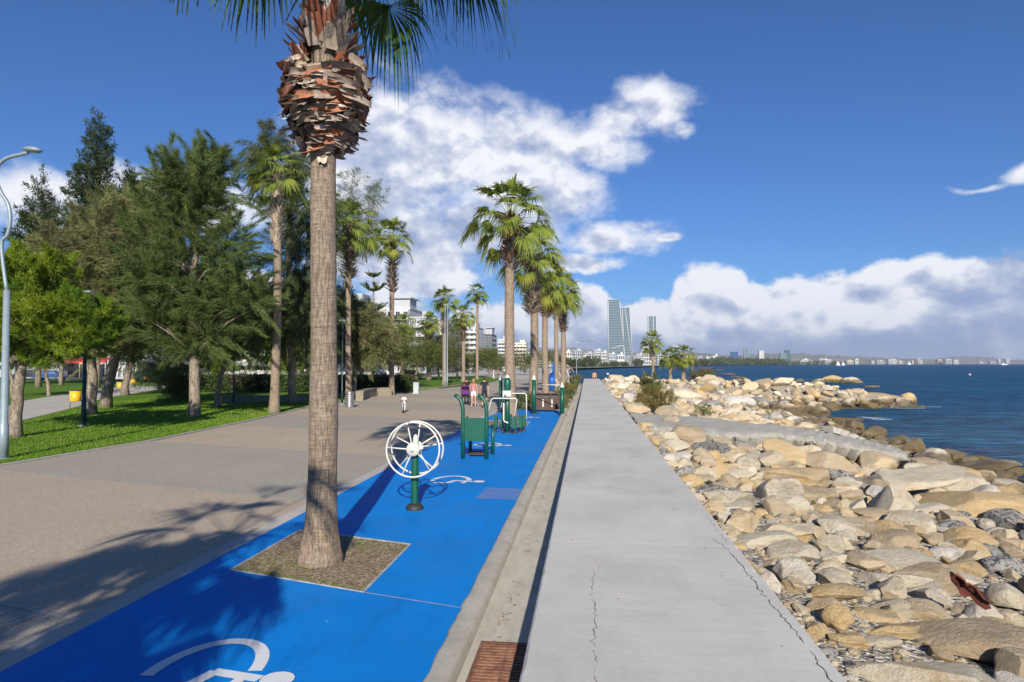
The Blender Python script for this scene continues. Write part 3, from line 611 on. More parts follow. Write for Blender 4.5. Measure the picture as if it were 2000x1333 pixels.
# ------------------------------------------------------------ vegetation builders
def blades(P, D, Ln, W, tip=0.3):
    n = len(P); D = D/np.maximum(np.linalg.norm(D, axis=1, keepdims=True), 1e-6)
    Rv = rng.normal(size=(n, 3)); S = np.cross(D, Rv); S /= np.maximum(np.linalg.norm(S, axis=1, keepdims=True), 1e-6)
    Ln = np.asarray(Ln).reshape(-1, 1)*np.ones((n, 1)); W = np.asarray(W).reshape(-1, 1)*np.ones((n, 1))
    V = np.empty((n, 4, 3)); V[:, 0] = P-S*W/2; V[:, 1] = P+S*W/2; V[:, 2] = P+D*Ln+S*W/2*tip; V[:, 3] = P+D*Ln-S*W/2*tip
    return V.reshape(-1, 3), np.arange(n*4).reshape(-1, 4)
def crown_cloud(ells, ncl, nb, twig, bl, bw, up=0.2, droop=0.2, spread=0.5, puff=0.12, gap=0.0):
    w = np.array([(e[3]*e[4]*e[5])**(2/3) for e in ells]); w /= w.sum(); ci = rng.choice(len(ells), ncl, p=w)
    E = np.array(ells)[ci]; u = rng.normal(size=(ncl, 3)); u /= np.linalg.norm(u, axis=1, keepdims=True); rr = rng.uniform(0, 1, (ncl, 1))**0.36
    pos = E[:, :3] + u*rr*E[:, 3:]*(1+rng.normal(0, 0.07, (ncl, 1)))
    out = u.copy(); tw = out*(1-abs(up)) + np.array([0, 0, up]) + rng.normal(0, .28, (ncl, 3)); tw /= np.linalg.norm(tw, axis=1, keepdims=True)
    n = ncl*nb; k = np.repeat(np.arange(ncl), nb); t = rng.uniform(-0.25, 1, n)[:, None]; L = twig*rng.uniform(.6, 1.3, ncl)[k][:, None]
    P = pos[k] + tw[k]*t*L + rng.normal(0, puff, (n, 3))*(1.15-np.clip(t, 0, 1)) + np.array([0, 0, -1])*(np.clip(t, 0, 1)**2*L*droop*0.6)
    D = tw[k] + rng.normal(0, spread, (n, 3)) + np.array([0, 0, -droop])
    V, F = blades(P, D, bl*rng.uniform(.6, 1.25, n), bw)
    return V, F, pos
def px_ells(Y, X, L, k=0.8):
    out = []
    for (px, py, rx, ry) in L:
        x, z = A(px, py, Y); d = math.hypot(x, Y)*math.cos(math.atan((px-1000)/FPX)) if False else (Vector((x, Y, 0)).dot(Vector((_f[0], _f[1], 0))))
        a, c = rx/FPX*d, ry/FPX*d; out.append((x, Y + rng.uniform(-.3, .3)*a, z, a*1.0, a*k+0.4, c))
    return out
def make_tree(kind, label, cat, base, ells_px, leaf, ncl, nb, twig, bl, bw, tr, group=None, up=.2, droop=.2, spread=.5, puff=.12, bark='tree_bark', lean=None, limbs=40, twin=False, Y=None, minz=None):
    x0, y0 = base if Y is not None else G(*base)
    ells = px_ells(y0, x0, ells_px); root = thing(kind, label, cat, (x0, y0, 0.0), 0, group)
    V, F, pos = crown_cloud(ells, ncl, nb, twig, bl, bw, up, droop, spread, puff)
    V = V - np.array([x0, y0, 0])
    if minz is not None:
        z = V.reshape(-1, 4, 3)[:, 0, 2]; F = F[z > minz]
    npmesh('crown', V, F, leaf, root)
    zt = max(e[2]+e[5]*0.75 for e in ells); cx = sum(e[0]*e[3] for e in ells)/sum(e[3] for e in ells)-x0; zl = min(e[2] for e in ells)
    b = MB(); pts = []; rad = []; n = 16; r = random.Random(hash(label) % 1000 if False else len(label)*7+int(abs(x0)*10))
    for i in range(n+1):
        t = i/n; z = zt*t; k = min(1, z/max(zl, .5)); pts.append((cx*k*0.9*(k**0.8) + r.gauss(0, .02+.04*t), r.gauss(0, .02+.04*t), z - (0.1 if i == 0 else 0)))
        rad.append(max(.02, tr*.84*(1.0+0.30*max(0, 1-z/0.5))*(1-t)**0.75 + 0.015))
    b.tube(pts, rad, 10)
    def axis(z):
        t = max(0, min(.999, z/zt))*n; i = int(t); p, q = Vector(pts[i]), Vector(pts[i+1]); return p.lerp(q, t-i), rad[i]
    for p in pos[rng.choice(len(pos), min(limbs, len(pos)), replace=False)]:
        q = Vector(p) - Vector((x0, y0, 0)); d = math.hypot(q.x, q.y); a, ra = axis(max(zl*.75, q.z - d*0.75)); m = a.lerp(q, .55) + Vector((0, 0, d*.1 + r.gauss(0, .05)))
        b.tube([a, m, q], [min(ra*.55, .09), min(ra*.4, .05), .012], 5)
    b.build('trunk', bark, root)
    return root

def palm_crown(seed, n, Rf, Lp, e0=75, e1=-62, drop=1.0, nl=26, seg=7, sag=0.0):
    r = random.Random(seed); V = []; F = []; pet = MB()
    for i in range(n):
        a = i*2.39996 + r.uniform(-.25, .25); e = R(e0 + (e1-e0)*(i/(n-1))**1.0 + r.uniform(-8, 8)); L = Lp*r.uniform(.8, 1.15)*(1.15 if i < n*.3 else 1)
        d = Vector((math.cos(e)*math.cos(a), math.cos(e)*math.sin(a), math.sin(e)))
        pts = [Vector((0, 0, -0.25*i/n)) + d*L*t + Vector((0, 0, -1))*(0.22+sag)*L*t*t for t in (0, .33, .66, 1)]
        pet.tube(pts, [.022, .017, .013, .009], 5); tip = pts[-1]; f = (pts[-1]-pts[-2]).normalized(); f = (f + Vector((0, 0, -0.25))).normalized()
        s = f.cross(Vector((0, 0, 1))); s = s.normalized() if s.length > .05 else Vector((math.sin(a), -math.cos(a), 0)); roll = r.uniform(-.45, .45)
        nn = s.cross(f).normalized(); s2 = s*math.cos(roll) + nn*math.sin(roll); nn = s2.cross(f).normalized(); s = s2
        RR = Rf*r.uniform(.85, 1.12); tmax = R(105 if i > 2 else 50); dth = 2*tmax/nl; fold = r.uniform(.05, .35)
        for k in range(nl):
            th = -tmax + dth*(k+.5) + r.gauss(0, .015); c, sn = math.cos(th), math.sin(th); dr = f*c + s*sn; wd = -f*sn + s*c
            Lk = RR*(0.70+0.30*math.cos(th*0.8))*r.uniform(.9, 1.08); dp = drop*r.uniform(.65, 1.35)*(0.6 if i < n*.3 else 1); k0 = len(V); lift = nn*(fold*abs(sn))
            for j in range(seg+1):
                t = j/seg; dd = max(0, t-.42)**1.35*dp*1.25; p = tip + (dr + lift)*Lk*(t-0.45*dd) + Vector((0, 0, -1))*Lk*dd + (dr.cross(nn))*0
                w = (dth*Lk*t*0.52 if t <= .5 else dth*Lk*.5*.52*max(0.03, 1-((t-.5)/.5)**0.8)) + .002
                z = nn*(0.010*(1 if True else 0)); V.append(p - wd*w + z); V.append(p + wd*w - z)
            for j in range(seg): F.append((k0+2*j, k0+2*j+1, k0+2*j+3, k0+2*j+2))
    return np.array([tuple(v) for v in V]), np.array(F), pet
def flakes(b, specs):
    for (c, d, w, n, l, wd, curl, cup, taper) in specs:
        c, d, w, n = Vector(c), Vector(d).normalized(), Vector(w).normalized(), Vector(n).normalized(); vs = []
        for i in range(5):
            u = i/4
            for j in range(4):
                v = j/3-.5; jag = (rnd.uniform(-.12, .12)*l if i == 4 else 0)
                vs.append(c + d*(l*u+jag) + w*(wd*v*(1-taper*u)*2*0.5*2/2) + n*(curl*l*u*u + cup*wd*(v*v)*4*0.25))
        b.add(vs, [(i*4+j, i*4+j+1, (i+1)*4+j+1, (i+1)*4+j) for i in range(4) for j in range(3)], True)
def boots(z0, z1, r0, r1, rt, seed, size=.22, mats=('boot_tan',), weights=None, up=1.0, dens=1.0, bulge=0.0):
    """cut leaf bases spiralling round the trunk"""
    r = random.Random(seed); b = MB(); H = z1-z0; n = int(H*dens*46*max(r0, r1)/.3); sp = []
    ms = list(mats)
    for i in range(n):
        t = (i+.5)/n; a = i*2.39996 + r.uniform(-.2, .2); z = z0 + H*t; rr = r0+(r1-r0)*t + bulge*math.sin(t*math.pi)
        rad = Vector((math.cos(a), math.sin(a), 0)); tan = Vector((-math.sin(a), math.cos(a), 0)); tilt = r.uniform(-.5, .5)
        c = rad*(rt*.9) + Vector((0, 0, z)); l = size*r.uniform(.7, 1.3) + (rr-rt)*0.9
        d = rad*(rr-rt*.9+.02) + Vector((0, 0, up*size*r.uniform(.6, 1.2))) + tan*tilt*size*.5
        b.cur = int(r.random()*len(ms)) if weights is None else r.choices(range(len(ms)), weights(t))[0]
        flakes(b, [(c, d, tan+Vector((0, 0, r.uniform(-.3, .3))), rad, l, size*r.uniform(.55, .95), r.uniform(-.15, .25), r.uniform(-.5, .1), .45)])
    return b
def palm(label, base, top, tr, crown, skirt, group, seed, scale=1.0, trunk_top=None, rot=0, mats=('boot_tan', 'boot_grey'), zb=0.0):
    """base world (x,y); top = height of crown heart; skirt = (z0,z1,r0,r1)"""
    root = thing('palm_tree', label, 'palm tree', (base[0], base[1], zb), rot, group)
    r = random.Random(seed); b = MB(); n = 34; H = top+0.1; lx, ly = r.uniform(-.12, .12), r.uniform(-.12, .12)
    pts = []; rad = []
    for i in range(n+1):
        t = i/n; z = H*t - (.12 if i == 0 else 0); pts.append((lx*math.sin(t*3.1), ly*math.sin(t*3.1), z)); rad.append(tr*(1.0 - .22*t + .42*math.exp(-z/.42))*(1+.012*math.sin(z*13)))
    b.tube(pts, rad, 18); b.build('trunk', 'palm_bark', root)
    z0, z1, r0, r1 = skirt
    boots(z0, z1, r0, r1, tr*.8, seed, .24 if tr < .3 else .3, mats).build('leaf_bases', list(mats), root)
    cr = crown.copy(); C.objects.link(cr); cr.parent = root; cr.location = (0, 0, top); cr.scale = (scale,)*3; cr.rotation_euler = (0, 0, r.uniform(0, 6.28))
    pt = crown_pet[crown.data.name].copy(); C.objects.link(pt); pt.parent = cr
    return root
crown_pet = {}
def mk_crown(seed, n, Rf, Lp, leaf='palm_leaf', **k):
    V, F, pet = palm_crown(seed, n, Rf, Lp, **k)
    mi = np.zeros(len(F), int)
    if leaf == 'palm_leaf':
        per = len(F)//n; r = random.Random(seed)
        for i in range(n):
            if i > n*.72 and r.random() < .1: mi[i*per:(i+1)*per] = 1
    o = npmesh('crown', V, F, [leaf, 'palm_leaf_yellow'], None, False, mi)
    p = pet.build('leaf_stalks', 'petiole'); C.objects.unlink(p); crown_pet[o.data.name] = p; C.objects.unlink(o)
    return o

# ------------------------------------------------------------ palms
CRW = [mk_crown(21, 34, .98, 1.25, drop=.72, e0=86, e1=-30), mk_crown(33, 30, .98, 1.15, drop=.7, e0=84, e1=-28), mk_crown(57, 36, 0.92, 1.2, drop=.8, e0=84, e1=-44)]
def main_palm():
    x, y = -3.255, 8.12; root = thing('palm_tree', 'tall palm in the soil square nearest the camera, ragged brown skirt of dead leaf bases', 'palm tree', (x, y, 0), 0, 'palms along the sea wall')
    b = MB(); n = 90; pts = []; rad = []; H = 8.0
    for i in range(n+1):
        t = i/n; z = H*t - (.1 if i == 0 else 0)
        pts.append((0.02*math.sin(z*.7) + 0.001*z, 0.02*math.sin(z*1.1), z))
        r = 0.152 + .035*math.exp(-z/1.6) + .10*math.exp(-z/.30) if z > .0 else .29
        if z < 2.4: r += .012*math.exp(-((z-1.9)/.5)**2)
        rad.append(r*(1+.010*math.sin(z*9)+.012*math.sin(z*23+1)))
    # root flare and fluted foot
    b.tube(pts, rad, 40)
    for i, v in enumerate(b.v):
        z = v[2]; k = math.exp(-max(z, 0)/.9)
        px_, py_ = pts[min(n, i//40)][0], pts[min(n, i//40)][1]; a = math.atan2(v[1]-py_, v[0]-px_); f = 1 + .035*k*math.sin(a*7+z*1.2) + .02*math.sin(a*13+z*2)*math.exp(-z/.5) + .006*math.sin(a*31+z*40)
        b.v[i] = (px_+(v[0]-px_)*f, py_+(v[1]-py_)*f, z)
    b.build('trunk', 'palm_bark', root)
    # the skirt: wide curled flakes stacked like a basket, red sheaths above, pale stubs on top
    r = random.Random(5); b = MB()
    def fl(z, a, rr, l, wd, dz, dt, curl, cup, m, taper=.35):
        rad_ = Vector((math.cos(a), math.sin(a), 0)); tan = Vector((-math.sin(a), math.cos(a), 0)); ax = Vector((0.001*z+.02*math.sin(z*.7), 0, z)); b.cur = m
        c = ax + rad_*rr; d = rad_*(.12 if abs(dt) > .8 else .4) + tan*dt + Vector((0, 0, dz)); w = Vector((0, 0, 1)) if abs(dt) > .8 else tan; w = (w + rad_*(r.uniform(-1.3, .6) if abs(dt) > .8 else r.uniform(-.3, .3)) + tan*r.uniform(-.3, .3)).normalized()
        flakes(b, [(c, d, w, rad_, l, wd, curl, cup, taper)])
    def wrap(z, a, rr, s, span, wd, dz, lift, tilt, m):
        vs = []; b.cur = m; k = r.uniform(.2, .9)
        for i in range(8):
            u = i/7; ang = a + s*span*(u-.3); e = (1-k*u**3)*(1 if i else .6); jag = r.uniform(-.02, .02)
            for j in range(4): v = j/3-.5; q = rr + lift*u*u + tilt*v*wd + .25*wd*(4*v*v)*(.5+u) + r.uniform(-.006, .006); vs.append((q*math.cos(ang)+.01, q*math.sin(ang), z + dz*u + wd*v*e + jag*(i == 7)))
        b.add(vs, [(i*4+j, i*4+j+1, (i+1)*4+j+1, (i+1)*4+j) for i in range(7) for j in range(3)], True)
    for i in range(330):      # basket
        t = (i+r.random())/330; z = 5.06 + 1.10*t; prof = .15 + .36*math.sin(min(1, t*1.5)*math.pi/2)**.8*(1-.15*max(0, t-.6)/.4)
        a = i*2.39996 + r.uniform(-.3, .3); s = r.choice((-1, 1))
        front = abs((a - 4.8 + math.pi) % (2*math.pi) - math.pi) < .55
        if t > .78 and front: continue
        m = r.choices([2, 0, 3, 1], [5, 2.6, .5, 1.6 + 6*max(0, t-.4)])[0]
        wrap(z, a, prof*r.uniform(.80, 1.0), s, r.uniform(.45, 1.25), r.uniform(.05, .15), r.uniform(-.12, .10), r.uniform(.0, .09), r.uniform(-.9, .5), m); continue
        fl(z, a, prof*r.uniform(.78, 1.02), r.uniform(.20, .42), r.uniform(.07, .16), r.uniform(-.25, .45), s*r.uniform(.8, 1.4), r.uniform(-.75, -.1), r.uniform(-.9, .9), m, r.uniform(.1, .8))
    for i in range(80):      # drooping broad flakes on the outside
        t = (i+r.random())/150; z = 5.16 + .95*t; a = i*2.39996; prof = .16 + .33*math.sin(min(1, t*1.7)*math.pi/2)**.8
        if t > .75 and abs((a - 4.8 + math.pi) % (2*math.pi) - math.pi) < .6: continue
        fl(z, a, prof*.88, r.uniform(.10, .20), r.uniform(.10, .2), r.uniform(-1.1, .1), r.uniform(-.6, .6), r.uniform(-.2, .6), r.uniform(-.9, .5), r.choices([2, 0, 3, 1], [4, 3, 2, 1.5*t])[0], .4)
    for i in range(120):      # red sheaths
        t = (i+r.random())/120; z = 5.85 + .80*t; a = i*2.39996 + r.uniform(-.3, .3); front = abs((a - 4.85 + math.pi) % (2*math.pi) - math.pi)
        if z < 6.32 and front < .62: continue
        rr = .17 + .17*(1-t); fl(z, a, rr*.85, r.uniform(.22, .36), r.uniform(.12, .22), r.uniform(.3, 1.1), r.uniform(-.5, .5), r.uniform(-.2, .35), r.uniform(-.5, .2), r.choices([1, 2, 0], [6, 1.5, 1])[0], .5)
    for i in range(170):      # pale stubs and the broken boots going up to the heart
        t = (i+r.random())/170; z = 6.50 + 1.2*t; a = i*2.39996 + r.uniform(-.3, .3)
        fl(z, a, .19, r.uniform(.12, .26), r.uniform(.09, .17), r.uniform(.5, 1.4), r.uniform(-.6, .6), r.uniform(-.1, .3), r.uniform(-.5, .2), r.choices([3, 0, 1], [5, 2, 1.2 if t < .3 else .3])[0], .45)
    b.cur = 3; fl(5.02, 4.95, .13, .17, .14, -1.2, .1, .2, .2, 3, .3)
    b.build('leaf_bases', ['boot_tan', 'boot_red', 'boot_grey', 'boot_pale'], root)
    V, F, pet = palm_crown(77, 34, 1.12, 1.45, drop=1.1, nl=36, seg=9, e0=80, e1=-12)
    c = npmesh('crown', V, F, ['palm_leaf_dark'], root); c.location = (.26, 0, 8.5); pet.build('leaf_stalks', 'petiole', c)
main_palm()
def palm_px(label, bx, by, cy, sk0, sk1, wpx, tr, ci, seed, group, fan=None, mats=('boot_tan', 'boot_grey'), xy=None, zb=0.0, r_top=None):
    x, y = xy if xy else G(bx, by, zb); d = Vector((x, y, 0)).dot(Vector((_f[0], _f[1], 0)))
    cy = sk1-.42*(fan or 50); sk1 = cy+2; top = A(bx, cy, y)[1]-zb; s0 = A(bx, sk0, y)[1]-zb; s1 = A(bx, sk1, y)[1]-zb; rr = wpx/FPX*d; sc_ = (fan/FPX*d)/2.15 if fan else 1
    return palm(label, (x, y), top, tr, CRW[ci], (s0, max(s1, s0+.25), rr*.8, rr), group, seed, sc_, mats=mats, zb=zb)
g1 = 'palms along the sea wall'; g2 = 'palms along the lawn edge'; g3 = 'palms further along the promenade'; g4 = 'low palms on the rocks'
palm_px('tallest palm of the far row, dark red collar, soil square behind green exercise frames', 1000, 812, 447, 528, 468, 21, .24, 0, 1, g1, 100, ('boot_red', 'boot_grey'), xy=(-3.3, 29.6))
palm_px('palm with thick brown leaf bases just right of the tall red-collared palm', 1040, 795, 505, 615, 535, 20, .25, 1, 2, g1, 84, ('boot_grey', 'boot_tan'))
palm_px('palm with a rusty orange collar, third of the sea wall row', 1066, 775, 545, 622, 572, 14, .24, 2, 3, g1, 68, ('boot_red', 'boot_tan'))
palm_px('slim palm second from the sea end of the row, yellowing crown', 1088, 762, 560, 628, 590, 10, .22, 0, 4, g1, 56, ('boot_tan', 'boot_grey'))
palm_px('dark trunked palm at the sea end of the row, yellow-green fronds leaning right', 1100, 761, 580, 650, 598, 12, .26, 1, 5, g1, 54, ('boot_grey', 'boot_tan'))
palm_px('palm with a long tan shaggy neck in front of the dark casuarina', 535, 808, 345, 478, 375, 13, .22, 1, 6, g2, 76, ('boot_tan', 'boot_tan'))
palm_px('shaded dark palm with bulging neck behind the ribbed steel bin', 681, 783, 440, 545, 470, 17, .20, 2, 7, g2, 72, ('boot_grey', 'boot_grey'))
palm_px('palm at the end of the low stone bench with a long dark bulging neck', 765, 772, 470, 572, 490, 13, .21, 1, 8, g2, 54, ('boot_grey', 'boot_tan'))
palm_px('palm directly behind the grey double lamp post', 868, 753, 578, 655, 598, 9, .24, 0, 9, g3, 33)
palm_px('palm with a small reddish collar behind the pushchair', 905, 746, 612, 668, 628, 8, .26, 2, 10, g3, 30, ('boot_red', 'boot_tan'))
palm_px('slender palm in front of the white balconied block', 932, 742, 572, 595, 588, 7, .24, 1, 11, g3, 30)
palm_px('thick shaggy palm in front of the white apartment block', 786, 744, 635, 700, 650, 11, .35, 2, 12, g3, 34)
palm_px('shaggy palm in front of the glass balconied apartment block', 838, 743, 628, 690, 645, 10, .32, 1, 13, g3, 30)
palm_px('palm crown rising behind the tiered pine', 712, 745, 618, 680, 640, 10, .32, 0, 14, g3, 30)
palm_px('taller of the low palms on the rocks, standing apart on the left', 1237, 743, 672, 705, 682, 6, .17, 1, 15, g4, 30, xy=(6.6, 71), zb=.5)
palm_px('short palm on the rocks, middle one of three', 1268, 745, 702, 728, 710, 5, .17, 0, 16, g4, 27, xy=(8.2, 69), zb=.5)
palm_px('short bushy palm on the rocks beside the brown leaning shrub', 1286, 747, 698, 728, 706, 5, .2, 2, 17, g4, 30, xy=(9.3, 68), zb=.5)
CRW.append(mk_crown(91, 19, 1.1, 1.35, drop=.7, e0=70, e1=-58)); palm('palm on the sea wall line just behind the camera', (-3.0, -2.6), 6.0, .22, CRW[3], (3.0, 5.8, .34, .38), g1, 31)
palm('palm standing back on the promenade behind the camera', (-3.1, -7.4), 6.6, .2, CRW[2], (5.3, 6.3, .4, .3), g1, 34)

# ------------------------------------------------------------ trees on the lawn
make_tree('pine_tree', 'round bright green pine with a scaly bark trunk, nearest tree on the left', 'pine tree', (30, 855), [(30, 590, 120, 95), (120, 640, 115, 70), (60, 530, 75, 50), (-70, 600, 110, 110), (185, 640, 60, 55), (40, 670, 90, 40)], 'pine_needles', 1000, 150, .30, .15, .019, .22, None, up=.45, droop=-.1, spread=.7, puff=.055, limbs=30)
make_tree('casuarina_tree', 'olive brown casuarina right behind the dark lamp post', 'casuarina tree', (178, 810), [(185, 570, 62, 100), (150, 500, 55, 75), (215, 470, 50, 80), (170, 650, 60, 50)], 'casuarina_olive', 380, 190, 1.3, .30, .022, .28, 'casuarinas on the lawn', up=.6, droop=.6, spread=.28, puff=.11)
make_tree('casuarina_tree', 'casuarina with a thick pale gnarled trunk between two others', 'casuarina tree', (206, 797), [(250, 520, 62, 110), (235, 640, 60, 70), (285, 440, 45, 60)], 'casuarina_olive', 380, 190, 1.4, .32, .024, .34, 'casuarinas on the lawn', up=.6, droop=.6, spread=.28, puff=.12)
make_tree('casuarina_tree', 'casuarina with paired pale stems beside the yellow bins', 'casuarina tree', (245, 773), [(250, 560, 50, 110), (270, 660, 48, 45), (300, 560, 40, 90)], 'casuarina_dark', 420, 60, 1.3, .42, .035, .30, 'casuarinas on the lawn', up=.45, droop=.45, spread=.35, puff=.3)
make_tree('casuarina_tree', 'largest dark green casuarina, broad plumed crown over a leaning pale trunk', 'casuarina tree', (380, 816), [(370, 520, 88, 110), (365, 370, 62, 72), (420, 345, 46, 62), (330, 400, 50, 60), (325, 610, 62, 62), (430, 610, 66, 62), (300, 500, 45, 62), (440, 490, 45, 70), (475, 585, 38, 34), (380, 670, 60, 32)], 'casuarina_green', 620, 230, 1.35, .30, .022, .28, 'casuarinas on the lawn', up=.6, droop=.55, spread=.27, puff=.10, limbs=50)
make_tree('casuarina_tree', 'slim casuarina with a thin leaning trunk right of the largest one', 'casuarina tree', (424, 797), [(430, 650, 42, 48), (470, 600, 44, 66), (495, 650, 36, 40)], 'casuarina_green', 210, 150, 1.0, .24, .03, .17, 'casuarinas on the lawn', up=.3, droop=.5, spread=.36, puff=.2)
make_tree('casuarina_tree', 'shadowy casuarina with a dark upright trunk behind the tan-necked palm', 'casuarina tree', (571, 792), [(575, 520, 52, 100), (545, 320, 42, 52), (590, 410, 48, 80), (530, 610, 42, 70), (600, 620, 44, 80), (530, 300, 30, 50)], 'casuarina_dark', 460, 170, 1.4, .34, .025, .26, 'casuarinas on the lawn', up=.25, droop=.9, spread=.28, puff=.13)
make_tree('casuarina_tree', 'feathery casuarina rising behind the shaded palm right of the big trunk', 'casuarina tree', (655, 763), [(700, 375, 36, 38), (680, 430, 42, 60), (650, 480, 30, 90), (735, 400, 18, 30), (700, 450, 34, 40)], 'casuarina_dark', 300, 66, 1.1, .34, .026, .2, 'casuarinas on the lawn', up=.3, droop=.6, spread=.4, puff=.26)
make_tree('casuarina_tree', 'low greyish casuarina behind the steel bin', 'casuarina tree', (692, 776), [(680, 650, 48, 50), (715, 635, 40, 34), (650, 620, 40, 60), (700, 690, 44, 24), (740, 665, 26, 34)], 'casuarina_olive', 420, 110, 1.0, .36, .032, .2, 'casuarinas on the lawn', up=.3, droop=.5, spread=.4, puff=.3)
for lab, base, el_, nc in (('tallest dark spire-topped cypress rising above the lawn trees', (190, 757), [(193, 290, 17, 58), (190, 350, 30, 48), (183, 420, 42, 60), (190, 520, 50, 90), (155, 385, 14, 18)], 560),
                       ('smaller ragged cypress near the left edge above the bright pine', (75, 757), [(77, 375, 9, 34), (75, 425, 24, 34), (60, 465, 36, 34), (112, 440, 14, 34), (80, 560, 50, 100)], 380),
                       ('cypress top showing between the tallest spire and the big casuarina', (258, 757), [(253, 360, 11, 26), (258, 400, 24, 34), (262, 480, 34, 70)], 260)):
    make_tree('cypress_tree', lab, 'cypress tree', base, el_, 'cypress_green', nc, 60, .9, .34, .085, .3, 'cypresses behind the lawn', up=.35, droop=-.2, spread=.8, puff=.28)
gp = 'young pines at the back of the lawn'
def young(px, py, els, lab, leaf='pine_needles', nc=150):
    make_tree('young_pine', lab, 'pine tree', (px, py), els, leaf, nc, 46, .7, .34, .034, .14, gp, up=.2, droop=.2, spread=.7, puff=.3, limbs=20)
young(312, 768, [(312, 690, 42, 40), (300, 725, 40, 22), (318, 655, 24, 26)], 'young dark pine left of the largest casuarina trunk', 'casuarina_green', 240)
young(470, 762, [(490, 690, 48, 30), (520, 650, 34, 34)], 'young pine behind the thin leaning trunk', 'casuarina_dark')
young(525, 766, [(545, 700, 34, 26), (560, 668, 26, 30)], 'young yellow-green pine left of the shadowy casuarina')
young(590, 760, [(596, 690, 26, 30)], 'young pine tucked behind the shadowy casuarina', 'casuarina_dark')
young(430, 764, [(418, 708, 34, 20)], 'young yellow-green pine between the two leaning trunks')
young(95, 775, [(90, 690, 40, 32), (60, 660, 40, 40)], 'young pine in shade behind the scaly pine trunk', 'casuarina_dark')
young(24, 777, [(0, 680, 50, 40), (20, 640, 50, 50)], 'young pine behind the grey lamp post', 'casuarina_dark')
young(345, 786, [(352, 745, 20, 20), (345, 765, 12, 10)], 'small bushy sapling left of the largest casuarina trunk', 'shrub_green', 110)
# dark row behind the lawn that closes the view to the street
gt = 'background trees along the street'
for i, (px, py, rx, ry, leaf, lab) in enumerate(((-40, 590, 70, 80, 'casuarina_dark', 'background tree at the far left edge'), (40, 600, 60, 70, 'cypress_green', 'dark background tree behind the round pine'), (120, 600, 50, 80, 'casuarina_dark', 'background tree between the round pine and the casuarinas'), (330, 600, 60, 80, 'casuarina_dark', 'background tree behind the largest casuarina'),
                                          (420, 610, 55, 60, 'casuarina_green', 'background tree right behind the largest casuarina'), (490, 620, 45, 60, 'casuarina_dark', 'background tree left of the tan-necked palm'), (560, 620, 40, 60, 'casuarina_dark', 'background tree behind the shadowy casuarina'), (622, 640, 34, 50, 'casuarina_dark', 'background tree behind the big palm trunk'))):
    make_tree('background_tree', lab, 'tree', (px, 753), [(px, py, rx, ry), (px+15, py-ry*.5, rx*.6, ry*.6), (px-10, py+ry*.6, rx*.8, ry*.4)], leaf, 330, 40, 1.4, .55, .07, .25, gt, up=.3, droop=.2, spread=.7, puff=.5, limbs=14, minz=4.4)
gm = 'rounded tamarisks behind the hedge'
for px, py, els, lab in ((812, 744, [(805, 698, 28, 20), (835, 694, 26, 24)], 'round olive tamarisk left of the double lamp post'), (857, 742, [(858, 694, 24, 26), (845, 680, 16, 14)], 'olive tamarisk right behind the double lamp post'), (893, 741, [(893, 700, 24, 26), (885, 662, 20, 34)], 'tall tamarisk between the lamp post and the pushchair'),
                         (958, 736, [(950, 700, 22, 16), (925, 706, 16, 14)], 'tamarisk below the dark office block'), (748, 752, [(745, 662, 34, 36), (775, 690, 30, 26), (800, 672, 22, 22)], 'loose olive tree behind the bench palm'), (700, 750, [(690, 620, 30, 34), (715, 668, 30, 30)], 'loose olive tree left of the tiered pine'), (985, 733, [(975, 706, 18, 14), (1018, 704, 18, 15)], 'tamarisk either side of the red-collared palm trunk'), (1120, 727, [(1050, 700, 24, 11), (1075, 697, 14, 10)], 'low tamarisk behind the palm row')):
    make_tree('tamarisk_tree', lab, 'tamarisk tree', (px, py), els, 'tamarisk_green', 170, 46, .8, .5, .055, .2, gm, up=.3, droop=.4, spread=.6, puff=.5, limbs=18)
# far trees along the bay
gf = 'far trees along the bay'
k = 0
for px, py, rx, ry in ((1095, 700, 13, 8), (1120, 706, 14, 7), (1145, 707, 16, 11), (1165, 705, 10, 12), (1180, 710, 8, 5), (1199, 710, 10, 6), (1218, 711, 9, 5), (1246, 707, 10, 6), (1315, 710, 12, 6), (1352, 707, 11, 5.5), (1376, 707, 9, 5), (1325, 704, 8, 5), (1296, 709, 8, 5)):
    Y = np.interp(px, [1090, 1200, 1300, 1400], [430, 610, 960, 1400]); x, z = A(px, 711, Y); k += 1
    labs = {0: 'leftmost far tree clump behind the palm row', 2: 'dark broad tree on the bay shore left of the glass tower', 5: 'small tree at the foot of the tall glass tower', 9: 'dark tree clump right of the domed building'}
    d = Y*1.0; a = rx/FPX*d; c = ry/FPX*d
    root = thing('bay_tree', labs.get(k-1, 'dark green tree on the shore across the bay'), 'tree', (x, Y, 0), 0, gf)
    V, F, pos = crown_cloud([(0, 0, (711-py)/FPX*d+1.2+0*c, a, a, c)], 120, 26, a*.25, a*.16, a*.06, .3, 0, .8, a*.1); F = F[V[:, 2].reshape(-1, 4)[:, 0] > .3]; npmesh('crown', V, F, 'casuarina_dark', root)
    MB().tube([(0, 0, -.1), (0, 0, (711-py)/FPX*d+1)], [a*.06, a*.03], 6).build('trunk', 'tree_bark', root)
